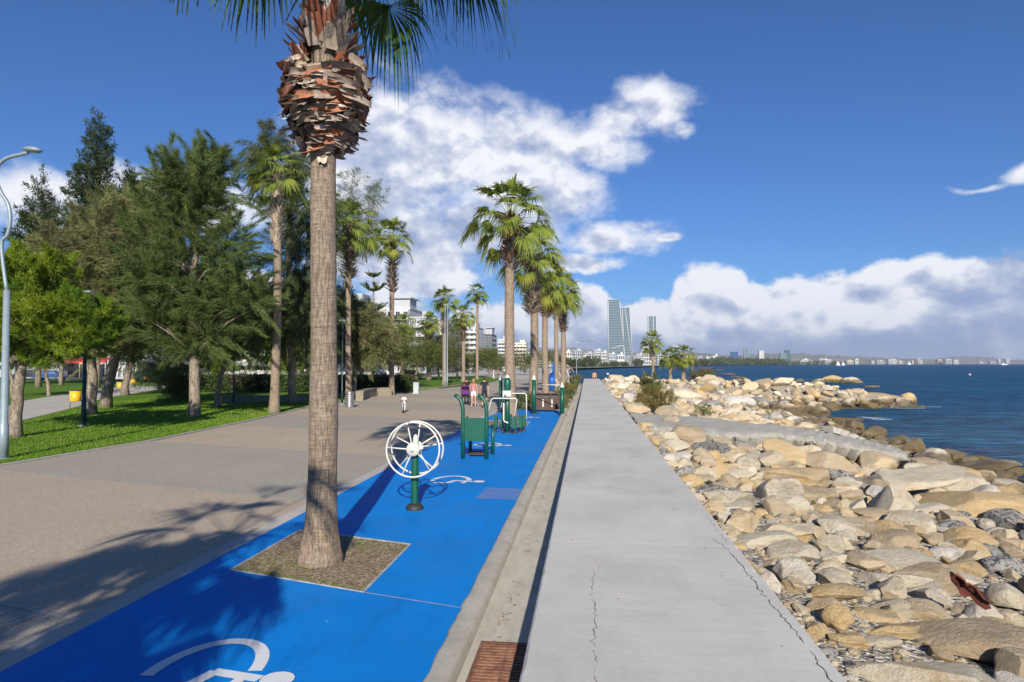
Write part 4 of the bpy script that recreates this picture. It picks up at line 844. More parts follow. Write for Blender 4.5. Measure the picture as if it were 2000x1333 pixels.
def far_wood():
    V = []; ps = []
    for i in range(420):
        px = rnd.uniform(1395, 1530) if i < 330 else rnd.uniform(1330, 1640); Y = np.interp(px, [1330, 1400, 1530, 1640], [1150, 1440, 1850, 2280]) + rnd.uniform(10, 60); x, _ = A(px, 711, Y); ps.append((x, Y, rnd.uniform(1, 4), rnd.uniform(6, 12), 8, rnd.uniform(5, 11)*(1 if px < 1530 else .6)))
    V, F, _ = crown_cloud(ps, 2600, 10, 3, 4.5, 2.0, .3, 0, .8, 2); F = F[V[:, 2].reshape(-1, 4)[:, 0] > 0]
    o = npmesh('shore_wood', V, F, 'casuarina_dark'); struct(o, 'stuff')
far_wood()

# tiered pine
def tiered_pine():
    x, y = G(728, 765); root = thing('tiered_pine', 'slender pine with widely spaced upturned branch tiers', 'norfolk pine', (x, y, 0)); P = []; D = []; b = MB()
    d = Vector((x, y, 0)).dot(Vector((_f[0], _f[1], 0))); H = A(728, 515, y)[1]; b.tube([(0, 0, -.1), (0, 0, H*.5), (0, 0, H)], [.17, .09, .02], 8)
    tiers = [(538, 11), (562, 22), (600, 24), (628, 34), (650, 40), (670, 44), (690, 46), (708, 46)]
    for py, wp in tiers:
        z = A(728, py, y)[1]; L = wp/FPX*d; nb = 7; a0 = rnd.uniform(0, 6)
        for i in range(nb):
            a = a0 + i*2*math.pi/nb; dr = Vector((math.cos(a), math.sin(a), 0)); low = py > 640; pts = [Vector((0, 0, z - (.35 if not low else 0)*L)) + dr*L*t + Vector((0, 0, (.55 if not low else .05)*L*t*t + .1*L*t)) for t in (0, .35, .7, 1)]
            b.tube(pts, [.035, .025, .018, .008], 5)
            for q in range(int((55 if not low else 30)*L)):
                t = rnd.uniform(.12, 1); i0 = min(2, int(t*3)); p = pts[i0].lerp(pts[i0+1], t*3-i0); sd = dr.cross(Vector((0, 0, 1)))*rnd.choice((-1, 1)); P.append(p); D.append(sd*rnd.uniform(.5, 1) + dr*.7 + Vector((0, 0, rnd.uniform(.2, .7))))
    n = len(P); V, F = blades(np.array(P), np.array(D), rng.uniform(.25, .5, n)*(1), .075); npmesh('crown', V, F, 'norfolk_green', root); b.build('trunk', 'tree_bark', root)
tiered_pine()

# hedges and shrubs
def bush(kind, label, cat, c, dims, leaf, n, bl, bw, group=None, boxy=False):
    root = thing(kind, label, cat, c, 0, group); a, b_, h = dims
    if boxy:
        P = rng.uniform(-1, 1, (n, 3))*np.array([a, b_, h/2]) + np.array([0, 0, h/2]); D = rng.normal(size=(n, 3)) + np.array([0, 0, .4])
        V, F = blades(P, D, bl*rng.uniform(.6, 1.3, n), bw, .6)
    else:
        V, F, pos = crown_cloud([(0, 0, h*.45, a, b_, h*.5), (a*.3, 0, h*.35, a*.6, b_*.7, h*.4), (-a*.35, 0, h*.35, a*.6, b_*.7, h*.4)], n//30, 30, bl*1.8, bl, bw, .3, -.1, .7, bl*.6)
        F = F[V[:, 2].reshape(-1, 4)[:, 0] > -.03]
    npmesh('foliage', V, F, leaf, root); st = MB()
    for i in range(5): an = i*1.26; st.tube([(0, 0, -.05), (math.cos(an)*a*.5, math.sin(an)*b_*.5, h*.6)], [.03, .01], 5)
    st.build('stem', 'tree_bark', root); return root
x, y = G(735, 768); bush('hedge', 'long dark clipped hedge behind the stone bench', 'hedge', (-18.5, 57.0, 0), (3.9, 1.1, 1.45), 'hedge_green', 16000, .16, .07, 'clipped hedges', True)
bush('hedge', 'dark clipped hedge left of the shadowy casuarina', 'hedge', (-28.4, 56.0, 0), (4.8, 1.0, 1.5), 'hedge_green', 16000, .16, .07, 'clipped hedges', True)
bush('shrub', 'big round olive-brown shrub beside the raised walk', 'shrub', (3.05, 31.3, .40), (.88, .75, 1.05), 'shrub_brown', 9000, .10, .014)
bush('shrub', 'bright green fleshy shrub just behind the olive-brown one', 'shrub', (4.1, 45, .5), (.7, .6, 1.0), 'shrub_green', 900, .30, .07)
bush('shrub', 'rusty brown shrub leaning over the water on the rocks', 'shrub', (11.5, 70, .6), (1.45, .8, 1.3), 'shrub_brown', 3500, .22, .03)
gb = 'shrubs in the bed along the sea wall'
for i, (px, py, a, h, leaf, lab) in enumerate(((1105, 800, .55, .75, 'shrub_brown', 'dry brown shrub at the front of the sea wall bed'), (1118, 782, .6, .9, 'shrub_green', 'leafy shrub second in the sea wall bed'), (1112, 770, .7, 1.0, 'shrub_brown', 'dry shrub in the middle of the sea wall bed'), (1125, 762, .7, .8, 'shrub_green', 'green shrub beside the blue machines'), (1128, 750, .8, .9, 'shrub_green', 'dense green shrub at the far end of the sea wall bed'), (1028, 800, .6, .8, 'shrub_green', 'shrub behind the white exercise frame'), (1131, 742, .9, .9, 'shrub_brown', 'last shrub beside the end of the raised walk'))):
    x, y = G(px, py); x = min(x, -1.5); bush('shrub', lab, 'shrub', (x, y, 0), (a, a, h), leaf, 1800, .13, .03, gb)
bush('grass_tuft', 'sparse green tuft among pale rocks by the concrete apron', 'plant', (4.75, 28.8, .35), (.35, .3, .3), 'shrub_green', 700, .10, .02)

# ------------------------------------------------------------ rocks
def ico(sub):
    bm = bmesh.new(); bmesh.ops.create_icosphere(bm, subdivisions=sub, radius=1.0)
    V = np.array([v.co[:] for v in bm.verts]); F = np.array([[v.index for v in f.verts] for f in bm.faces]); bm.free(); return V, F
ICO = {s: ico(s) for s in (2, 3, 4, 5)}
def rock_shape(seed, sub, cuts=9, soft=0.5, amp=.06):
    r = np.random.default_rng(seed); V, F = ICO[sub]; V = V.copy()
    for i in range(cuts):
        n = r.normal(size=3); n /= np.linalg.norm(n); o = r.uniform(.42, .78); d = V@n - o; V -= np.outer(np.maximum(d, 0)*r.uniform(.92, 1.0), n)
    for k in range(16):
        f = r.normal(0, 1.6 + 0.34*k, 3); ph = r.uniform(0, 6.28); V += (V/np.linalg.norm(V, axis=1, keepdims=True))*(np.sin(V@f+ph)*amp/(1+.5*k))[:, None]
    V /= np.abs(V).max(0); return V, F
RM = []
for i in range(18):
    V, F = rock_shape(100+i, 4, 10 + i % 9, amp=.028+.014*(i % 3)); o = npmesh('rock', V, F, 'sandstone', None, True, None, R(26)); C.objects.unlink(o); RM.append(o.data)
gr = 'rocks of the sea defence'
placed = []
def put_rock(name, label, loc, dims, rot, mat, mesh=None, group=gr, seed=None, cuts=9, amp=.05, sub=4):
    if seed is not None: V, F = rock_shape(seed, sub, cuts, amp=amp); o = npmesh(name, V, F, 'sandstone', None, True, None, R(24))
    else: o = bpy.data.objects.new(name, mesh); C.objects.link(o)
    o.location = loc; o.scale = (dims[0]/2, dims[1]/2, dims[2]/2); o.rotation_euler = rot
    o.material_slots[0].link = 'OBJECT'; o.material_slots[0].material = M[mat]
    return tag(o, label, 'rock', group)
FW = Vector((_f[0], _f[1], 0)).normalized()
def px_rock(cx, cy, w, h, tilt, mat, label, seed=None, cuts=9, amp=.05, dep=None, grp=None, dz=0):
    # survey: the rock's centre stands on the shore ground
    z = .4
    for _ in range(8):
        x, y = G(cx, cy, z); z2 = T(x, y) + h/FPX*math.hypot(x, y)*.28; z = z*.5 + z2*.5
    x, y = G(cx, cy, z); d = Vector((x, y, 0)).dot(FW); phi = math.atan((EYE-z)/d); W = w/FPX*d; H = h/FPX*d; D = dep or min(W*.8, H/math.sin(phi)*.62)
    Hm = max(min(W*.2, .5), (H - D*math.sin(phi)*.75)/math.cos(phi)); z = T(x, y)+Hm*.30
    placed.append((x, y, max(W, D)*.42)); big = w > 60
    t = R(-tilt)
    # a tilt seen from here becomes part turn about the vertical, part roll
    rot = (rnd.uniform(-.12, .12), -t*-.35 if False else t*.45*-1*-1, YAW + t*1.0 if abs(tilt) > 3 else YAW + rnd.uniform(-.15, .15))
    return put_rock('rock', label, (x, y, z+dz), (W*1.06, D*1.1, Hm*1.12), rot, mat, RM[rnd.randrange(len(RM))], grp or gr, seed if seed else (cx*7+cy if big else None), cuts, amp, 5 if w > 110 else 4)
S, O, PL, WH, BR, GY = 'sandstone', 'ochre_rock', 'pale_rock', 'white_rock', 'brown_rock', 'grey_rock'
for a in [
 (1824, 1305, 340, 120, 6, PL, 'widest flat pale slab at the bottom of the rock pile', 11, 9, .03), (1900, 1222, 270, 120, 12, BR, 'large brown weathered boulder right above the widest pale slab', 12, 6, .07), (1975, 1163, 88, 70, 8, PL, 'pale blocky rock at the right edge beside the rusty metal', 13, 12, .02),
 (1818, 1152, 100, 46, 12, WH, 'pitted white rock below the rusty metal sheet', 14, 8, .07), (1722, 1130, 165, 42, 32, PL, 'long narrow pale slab leaning down to the right', 15, 10, .03), (1731, 1179, 80, 38, 24, PL, 'sausage shaped pale stone under the long leaning slab', 16, 3, .03),
 (1752, 1088, 150, 52, 2, PL, 'flat oval pale rock above the long leaning slab', 17, 5, .04), (1815, 1125, 130, 60, 18, BR, 'brown rock half hidden between the oval rock and the rusty metal', 18, 7, .05), (1628, 1152, 110, 52, 6, O, 'ochre hump shaped rock right of the gravel', 19, 6, .05), (1634, 1207, 62, 62, 45, O, 'ochre twisted stone standing on the gravel', 20, 5, .08),
 (1706, 1196, 82, 34, 4, O, 'tan rock just below the sausage shaped stone', 21, 8, .05), (1742, 1226, 118, 42, 8, O, 'tan flat rock wedged above the widest pale slab', 22, 8, .05), (1718, 1254, 105, 26, 2, PL, 'thin pale ledge on the top left of the widest slab', 23, 9, .03),
 (1494, 1053, 125, 50, 14, PL, 'long smooth cream rock next to the walk edge', 24, 5, .03), (1548, 1078, 95, 50, 10, PL, 'cream rock touching the end of the smooth long one', 25, 8, .03), (1550, 1102, 52, 38, 0, S, 'tan block under the cream rocks by the walk', 26, 12, .02), (1622, 1082, 60, 32, -6, PL, 'small cream wedge left of the flat oval rock', 27, 10, .03),
 (1645, 1032, 95, 54, 0, PL, 'square topped pale block with dark streaks', 28, 14, .02), (1583, 1037, 58, 38, 10, S, 'pinkish tan stone left of the square topped block', 29, 8, .04), (1525, 1030, 115, 42, 22, S, 'long pinkish stone sloping down to the right', 30, 8, .04), (1551, 988, 54, 48, 0, PL, 'round pale cream boulder', 31, 4, .02), (1507, 980, 44, 38, 0, WH, 'pale pink block left of the round cream boulder', 32, 11, .03),
 (1743, 1034, 108, 52, 10, O, 'bright ochre boulder right of the square topped block', 33, 7, .04), (1851, 1026, 66, 40, 5, GY, 'blue grey rounded rock in the middle right of the pile', 34, 6, .03), (1921, 1070, 66, 36, 0, GY, 'dark speckled grey rock near the right edge', 35, 9, .06), (1968, 1014, 80, 52, 8, GY, 'dark grey angular rock at the right edge', 36, 12, .02), (1948, 1035, 62, 24, 5, WH, 'small white rock under the dark grey angular one', 37, 8, .05), (1897, 1047, 72, 32, 0, BR, 'tan brown rock right of the blue grey one', 38, 9, .04),
 (1957, 1053, 52, 26, 0, BR, 'brown rock below the small white one', 39, 9, .04), (1976, 1073, 60, 26, 0, O, 'ochre rock at the right edge beside the speckled grey one', 40, 8, .04), (1850, 1077, 70, 38, 8, WH, 'pitted pale rock right of the flat oval rock', 41, 7, .07), (1817, 1050, 50, 30, 0, BR, 'tan rock between the ochre boulder and the blue grey rock', 42, 7, .05), (1893, 1108, 80, 42, 14, O, 'tan rock behind the top of the rusty metal', 43, 8, .05), (1968, 1100, 95, 52, 0, GY, 'grey tan rock at the right edge above the blocky one', 44, 7, .05),
 (1885, 975, 225, 84, 6, O, 'huge layered ochre rock with grey top near the water', 45, 6, .03), (1820, 990, 82, 36, 4, PL, 'pale grey block left of the huge layered ochre rock', 46, 12, .02), (1720, 965, 48, 40, 10, WH, 'bright white jagged rock', 47, 12, .03), (1710, 1003, 115, 30, 4, S, 'flat tan slab below the bright white jagged rock', 48, 7, .03), (1805, 1017, 84, 28, 0, BR, 'brown tan slab above the blue grey rock', 49, 9, .04),
 (1742, 930, 240, 66, 20, S, 'great sloping slab split by a dark joint', 50, 9, .03), (1842, 930, 120, 50, 14, O, 'orange ochre rock beyond the great sloping slab', 51, 7, .04), (1544, 927, 148, 60, 2, S, 'big rounded boulder left of the great sloping slab', 52, 6, .05), (1568, 962, 115, 32, 6, S, 'flat tan rock under the big rounded boulder', 53, 8, .04), (1612, 958, 84, 28, 16, PL, 'long cream stone right of the flat tan rock', 54, 7, .03), (1650, 944, 72, 28, 6, S, 'tan rock above the long cream stone', 55, 9, .04), (1606, 992, 56, 26, 0, O, 'orange stone right of the round cream boulder', 56, 9, .04),
 (1432, 968, 76, 40, 8, PL, 'cream faceted rock near the walk edge', 57, 12, .03), (1440, 990, 72, 28, 6, S, 'tan rock in front of the cream faceted one', 58, 8, .04), (1442, 928, 76, 36, 2, PL, 'cream rounded rock left of the big rounded boulder', 59, 6, .04), (1457, 944, 46, 28, 0, O, 'orange tan stone below the cream rounded rock', 60, 8, .04), (1428, 894, 52, 26, 0, S, 'block shaped tan rock behind the cream rounded one', 61, 11, .03), (1478, 893, 44, 26, 0, PL, 'pale block left of a grey speckled rock', 62, 11, .03), (1387, 890, 38, 28, 0, O, 'square ochre block near the walk', 63, 14, .02),
 (1296, 847, 56, 26, 4, PL, 'first cream rock below the concrete apron', 64, 8, .04), (1337, 924, 44, 32, 6, GY, 'grey speckled rock against the walk edge', 65, 7, .06), (1328, 895, 60, 30, 4, WH, 'white ribbed rock against the walk edge', 66, 6, .05), (1400, 960, 130, 26, 4, GY, 'flat grey slab beside the walk', 67, 8, .03), (1382, 936, 52, 24, 0, S, 'tan rock above the flat grey slab', 68, 9, .04), (1535, 888, 44, 26, 0, GY, 'grey speckled rock in the middle of the pile', 69, 7, .06), (1640, 912, 22, 30, 50, GY, 'small grey pebbly rock left of the great sloping slab', 70, 7, .07),
 (1600, 866, 90, 20, 8, S, 'long flat tan rock below the concrete apron end', 71, 9, .03), (1402, 858, 74, 22, 2, O, 'low ochre rock below the apron', 72, 8, .04), (1498, 862, 62, 26, 0, S, 'sandy wedge shaped rock below the apron', 73, 9, .03), (1545, 857, 56, 20, 0, S, 'yellowish rock tucked under the apron edge', 74, 9, .03), (1900, 914, 150, 34, 22, BR, 'long brown seaweed covered ledge at the waterline', 75, 7, .05), (1940, 930, 60, 36, 14, BR, 'brown weedy lump at the end of the waterline ledge', 76, 6, .09),
 (1718, 862, 52, 16, 0, BR, 'rusty brown rounded rock in the water edge', 77, 5, .04), (1765, 872, 64, 20, 0, PL, 'pale wedge rock above the water beyond the apron', 78, 12, .03), (1540, 815, 110, 22, 6, BR, 'long brown wet rock at the inlet', 79, 8, .04), (1562, 803, 44, 26, 0, BR, 'dark round wet boulder in the inlet', 80, 5, .05), (1600, 806, 44, 28, 0, BR, 'second dark round boulder in the inlet', 81, 5, .05), (1622, 795, 38, 28, 0, BR, 'dark tall wet rock of the inlet', 82, 9, .05), (1640, 818, 74, 14, 4, BR, 'low brown ledge at the tip of the inlet rocks', 83, 8, .04), (1700, 817, 24, 7, 0, BR, 'tiny olive rock awash off the inlet', None, 7, .05),
 (1440, 786, 70, 28, 0, WH, 'broad whitish boulder with a dark hollow', 84, 6, .04), (1390, 794, 48, 26, 0, GY, 'striped grey boulder left of the broad whitish one', 85, 6, .05), (1480, 787, 60, 30, 0, GY, 'grey granular rock right of the broad whitish one', 86, 8, .04), (1340, 772, 70, 30, 0, PL, 'bright cream boulder right of the olive-brown shrub', 87, 7, .03),
 (1440, 748, 50, 22, 0, PL, None, None), (1400, 752, 60, 24, 0, PL, None, None), (1490, 754, 40, 26, 0, PL, None, None), (1520, 750, 42, 22, 0, PL, None, None), (1558, 748, 36, 22, 0, PL, None, None), (1540, 770, 42, 26, 0, S, None, None), (1580, 772, 52, 30, 0, S, None, None), (1598, 752, 40, 24, 0, S, None, None),
 (1625, 748, 44, 28, -10, O, 'tilted ochre block on the crest of the breakwater', 90, 14, .02), (1664, 750, 44, 26, 0, PL, 'cream rounded block at the crest end of the breakwater', 91, 8, .03), (1650, 772, 44, 28, 0, GY, None, None), (1680, 775, 56, 24, 0, BR, None, None), (1705, 762, 50, 20, 0, S, None, None), (1725, 772, 46, 18, 0, BR, None, None), (1755, 778, 44, 14, 0, BR, None, None), (1795, 790, 60, 7, 0, O, 'low ochre ledge at the tip of the breakwater', 92, 7, .04, None, None, -.2), (1720, 791, 100, 8, 0, O, 'flat ochre shelf along the waterline of the breakwater', 93, 7, .04), (1816, 791, 34, 7, 0, BR, 'last weedy rock at the tip of the breakwater', 94, 7, .05)]:
    a = list(a); lab = a[6] or 'sandstone boulder heaped on the breakwater'
    px_rock(a[0], a[1], a[2], a[3], a[4], a[5], lab, a[7], *(a[8:10]), grp=(gr if a[6] else 'boulders of the breakwater'), dz=(a[12] if len(a) > 12 else 0))
def scatter():
    r = np.random.default_rng(17); pts = [(x, y, q) for x, y, q in placed]; PX = np.array([(p[0], p[1], p[2]) for p in pts]); new = []
    for (s0, s1, n, gap) in ((.36, .60, 500, .84), (.22, .37, 2400, .80), (.12, .22, 5600, .76), (.06, .12, 6000, .80)):
        for _ in range(n):
            y = 1.5 + 77*r.uniform()**(1.5 if s1 < .24 else 1.0); xs = lerp(SHY, SHX, y)
            x = 1.45 + (xs+.4-1.45)*r.uniform(); q = r.uniform(s0, s1)*(1.6 if y > 56 else 1.0)
            if x-q < 1.40: 
                if q > .2: continue
                x = 1.42+q
            if y < 9 and x < 1.5 + (9-y)*.10 + .1 and q > .14: continue
            if 17.5 < y < 31.5 and abs(y - np.interp(x, [1.4, 4, 6.5, 8.1], [27.2, 25.4, 21.8, 19.3])) < np.interp(x, [1.4, 4, 8.1], [2.5, 1.9, .8]) + q*.25 and x < 8.6: continue
            if 29.9 < y < 32.8 and 1.8 < x < 4.2: continue
            if (PX[:, 0]-x).__abs__().min() > 50: continue
            if np.any((PX[:, 0]-x)**2 + (PX[:, 1]-y)**2 < ((PX[:, 2]+q)*gap)**2): continue
            PX = np.vstack([PX, (x, y, q)]); new.append((x, y, q))
    return new
scat = scatter()
def inview(p):
    d = Vector((p[0], p[1], T(p[0], p[1])-EYE)); f = d.dot(Vector(_f)); return f > .5 and abs(d.dot(Vector(_r))/f) < .77 and abs(d.dot(Vector(_u))/f) < .52
order = sorted(scat, key=lambda p: -(p[2]/math.hypot(p[0], p[1]) if inview(p) else 0))
zones = ((0, 12, 'sandstone rock among the loose pile close to the camera'), (12, 22, 'sandstone rock in the pile short of the concrete apron'), (22, 48, 'sandstone rock beyond the concrete apron'), (48, 99, 'sandstone boulder heaped on the breakwater'))
nind = 185
for i, (x, y, q) in enumerate(order[:nind]):
    zone = next(z for z in zones if z[0] <= y < z[1]); h = q*rnd.uniform(.75, 1.3)
    m = rnd.choices([S, O, PL, WH, BR, GY], [8, 2.2, 2.2, .5, 1.2, .5])[0]
    put_rock('rock', zone[2], (x, y, T(x, y)+h*.28), (q*2.1*rnd.uniform(.85, 1.25), q*2.0, h*1.25), (rnd.uniform(-.35, .35), rnd.uniform(-.35, .35), rnd.uniform(0, 6.28)), m, RM[rnd.randrange(len(RM))], 'boulders of the breakwater' if zone[0] == 48 else 'loose rocks: ' + zone[2][17:])
def rubble(lst):
    base = [rock_shape(300+i, 3, 12, amp=.03) for i in range(10)] + [rock_shape(330+i, 2, 7, amp=.05) for i in range(8)]; VV = []; FF = []; MI = []; k = 0
    for (x, y, q) in lst:
        V, F = base[rnd.randrange(10)] if q/math.hypot(x, y) > .010 else base[10+rnd.randrange(8)]
        e = Matrix.Rotation(rnd.uniform(0, 6.28), 3, 'Z') @ Matrix.Rotation(rnd.uniform(-.6, .6), 3, 'X') @ Matrix.Rotation(rnd.uniform(-.6, .6), 3, 'Y'); h = q*rnd.uniform(.6, 1.1)
        V = (V*np.array([q*rnd.uniform(.8, 1.3), q, h*.7]))@np.array(e).T + np.array([x, y, T(x, y)+h*.25]); VV.append(V); FF.append(F+k); MI.append(np.full(len(F), rnd.choices(range(6), [8, 2.2, 2.2, .5, 1.4, 1.0])[0])); k += len(V)
    o = npmesh('small_rocks', np.vstack(VV), np.vstack(FF), [S, O, PL, WH, BR, GY], None, True, np.concatenate(MI), R(30)); struct(o, 'stuff')
rubble(order[nind:])
def pebbles():
    base = [rock_shape(400+i, 2, 6, amp=.05) for i in range(6)]; VV = []; FF = []; MI = []; k = 0
    for i in range(1500):
        y = 2.2 + 9*rnd.random()**1.4; x = 1.38 + rnd.random()**1.5*(1.3 if y < 8 else .6); q = rnd.uniform(.012, .042); V, F = base[rnd.randrange(6)]
        V = V*np.array([q*rnd.uniform(.8, 1.5), q, q*.6])@np.array(Matrix.Rotation(rnd.uniform(0, 6.28), 3, 'Z')).T + np.array([x, y, T(x, y)+q*.3]); VV.append(V); FF.append(F+k); MI.append(np.full(len(F), rnd.choices(range(6), [7, 2, 2, 1.5, 2, 2])[0])); k += len(V)
    struct(npmesh('pebbles', np.vstack(VV), np.vstack(FF), [S, O, PL, WH, BR, GY], None, True, np.concatenate(MI)), 'stuff')
pebbles()
# concrete apron running down to the water, broken planks, rusty sheet
def apron():
    zz = [.66, .62, .54, .44, .30, .12, -.06, -.28]
    up = [G(*p, z) for p, z in zip(((1228, 805), (1330, 810), (1480, 825), (1550, 833), (1610, 842), (1662, 852), (1720, 865), (1778, 882)), zz)]
    lo = [G(*p, z) for p, z in zip(((1246, 828), (1325, 839), (1436, 846), (1520, 848), (1590, 858), (1650, 868), (1715, 880), (1772, 891)), zz)]
    V = []; F = []; n = 0; rows = []
    N = 60
    for i in range(N+1):
        t = i/N*7; k = min(6, int(t)); f = t-k; a = Vector(up[k]).lerp(Vector(up[k+1]), f); b_ = Vector(lo[k]).lerp(Vector(lo[k+1]), f); z = zz[k]*(1-f)+zz[k+1]*f; j = rnd.uniform(-.3, .3); row = []
        for m in range(9): q = a.lerp(b_, m/8); q2 = Vector((0, j*(1 if m == 8 else 0), 0)); row.append((q.x, q.y+(j if m == 8 else 0), z + rnd.uniform(-.045, .045) - (.06 if m in (0, 8) else 0)))
        row.append((row[-1][0]+.02, row[-1][1]-.03+rnd.uniform(-.06, .06), z-.13)); row.append((row[-2][0], row[-2][1]+.45, z-.5)); V += row
    w = 11
    for i in range(N):
        for m in range(w-1): F.append((i*w+m, i*w+m+1, (i+1)*w+m+1, (i+1)*w+m))
    o = npmesh('concrete_apron', V, F, 'slab_concrete', None, True); tag(o, 'grey broken concrete apron running from the walk down to the water', 'concrete slab')
apron()
def plank(lab, p0, p1, z0, z1, w, h, mat='slab_concrete'):
    a = Vector((*G(*p0, z0), z0)); b = Vector((*G(*p1, z1), z1)); d = (b-a); s = d.cross(Vector((0, 0, 1))).normalized(); V = []; F = []; n = 14
    for i in range(n+1):
        q = a + d*i/n; e = 1 - .3*(i in (0, n)); j = [rnd.uniform(-.05, .05) for _ in range(8)]
        V += [tuple(q + s*(w*e+j[0]) + Vector((0, 0, -h))), tuple(q + s*(w*e+j[1]) + Vector((0, 0, j[2]*.5))), tuple(q - s*(w*e+j[3]) + Vector((0, 0, j[4]*.5))), tuple(q - s*(w*e+j[5]) + Vector((0, 0, -h)))]
    for i in range(n):
        for m in range(4): F.append((i*4+m, i*4+(m+1) % 4, (i+1)*4+(m+1) % 4, (i+1)*4+m))
    F += [(0, 1, 2, 3), (n*4+3, n*4+2, n*4+1, n*4)]; tag(npmesh('broken_slab', V, F, mat), lab, 'concrete slab')
plank('pale broken slab lying tilted between the apron and the water', (1617, 832), (1700, 866), .25, -.5, .30, .22)
plank('thin grey broken slab end beyond the pale tilted one', (1585, 838), (1640, 852), .1, -.25, .16, .15)
plank('dark weathered ledge slab at the end of the apron along the water', (1790, 893), (1900, 935), -.25, -.65, .42, .3, 'brown_rock')
def rusty():
    x, y = G(1893, 1128, .62); b = MB(); vs = []
    for i in range(9):
        t = i/8
        for j in range(5):
            v = j/4-.5; wd = .17*(1-.6*abs(2*t-1)**2)*(1+.25*math.sin(t*17+j)); vs.append((.46*t-.23+.02*math.sin(j*3+t*9), -v*wd*.7 + .05*math.sin(t*5) + .03*math.sin(j*2+t*11), .10 - .36*t + v*wd + .05*math.cos(v*5) + .03*math.sin(t*13+j*1.7)))
    b.add(vs, [(i*5+j, i*5+j+1, (i+1)*5+j+1, (i+1)*5+j) for i in range(8) for j in range(4)], True)
    b.tube([vs[i*5+4] for i in range(9)], .014, 6); o = b.build('metal_sheet', 'rust_red', None, (x, y, T(x, y)+.42)); o.rotation_euler = (0, 0, .15); o.scale = (.66,)*3; tag(o, 'crumpled rusty red sheet of metal wedged in the rocks', 'metal sheet')
rusty()

# ------------------------------------------------------------ drain grate, wheelchair marks
def grate():
    b = MB(); x0, x1, y0, y1 = -.93, -.43, 5.08, 5.98
    z = -.012
    for q in ((x0, y0, x1, y0+.035), (x0, y1-.035, x1, y1), (x0, y0+.035, x0+.035, y1-.035), (x1-.035, y0+.035, x1, y1-.035)): b.box(((q[0]+q[2])/2, (q[1]+q[3])/2, z), (q[2]-q[0], q[3]-q[1], .03))
    n = 15
    for i in range(n): b.box(((x0+x1)/2, y0+.035+(i+.7)*(y1-y0-.07)/n, z+.001), (x1-x0-.07, .030, .024))
    b.box(((x0+x1)/2, (y0+y1)/2, z), (.03, y1-y0-.07, .02))
    t = thing('drain_grate', 'rusty cast iron drain grate in the channel beside the walk', 'drain grate', (0, 0, 0)); b.build('grate', 'grate_rust', t)
    MB().sheet([(x0, y0), (x1, y0), (x1, y1), (x0, y1)], -.0195).build('pit', 'crack_dark', t)  # flat dark sheet close under the bars, painting the shade of the hollow
grate()
def wheelchair_mark(cx, cy, s, lab):
    b = MB(); w = .055*s; z = .0125
    def stroke(P, w):
        L_ = []; R_ = []
        for i, p in enumerate(P):
            a = Vector(P[max(i-1, 0)]); c = Vector(P[min(i+1, len(P)-1)]); d = (c-a).normalized(); n = Vector((-d.y, d.x)); L_.append((p[0]+n.x*w+0*cx, p[1]+n.y*w)); R_.append((p[0]-n.x*w, p[1]-n.y*w))
        V = [(cx+q[0], cy+q[1], z) for q in L_+R_]; n = len(P); b.add(V, [(n+i, n+i+1, i+1, i) for i in range(n-1)])
    arc = [(.40*s*math.cos(t), .02+.62*s*math.sin(t)) for t in np.linspace(R(188), R(8), 26)]; stroke([(x-.10*s, y) for x, y in arc], w)
    body = [(.36*s, -.02*s), (.0*s, .05*s), (-.06*s, -.22*s), (-.36*s, -.30*s), (-.44*s, -.50*s)]
    z = .0135; stroke([(.40*s, -.02*s), (-.02*s, .06*s)], w); z = .0142; stroke([(-.0*s, .06*s), (-.10*s, -.24*s)], w); z = .0149; stroke([(-.08*s, -.22*s), (-.40*s, -.26*s)], w)
    z = .0156; stroke([(.27*s, .02*s), (.22*s, -.26*s)], w*.8)
    z = .0163; b.sheet([(cx+(.54+.13*math.cos(k*.393))*s, cy+(-.02+.13*math.sin(k*.393))*s) for k in range(16)], z)
    o = b.build('wheelchair_symbol', 'white_marking'); struct(o); o['label'] = lab
wheelchair_mark(-2.90, 5.08, 1.0, 'white wheelchair symbol painted on the blue strip'); wheelchair_mark(-2.72, 13.9, .95, 'white wheelchair symbol'); wheelchair_mark(-2.85, 20.1, .95, 'white wheelchair symbol'); wheelchair_mark(-2.75, 30.6, .95, 'white wheelchair symbol')

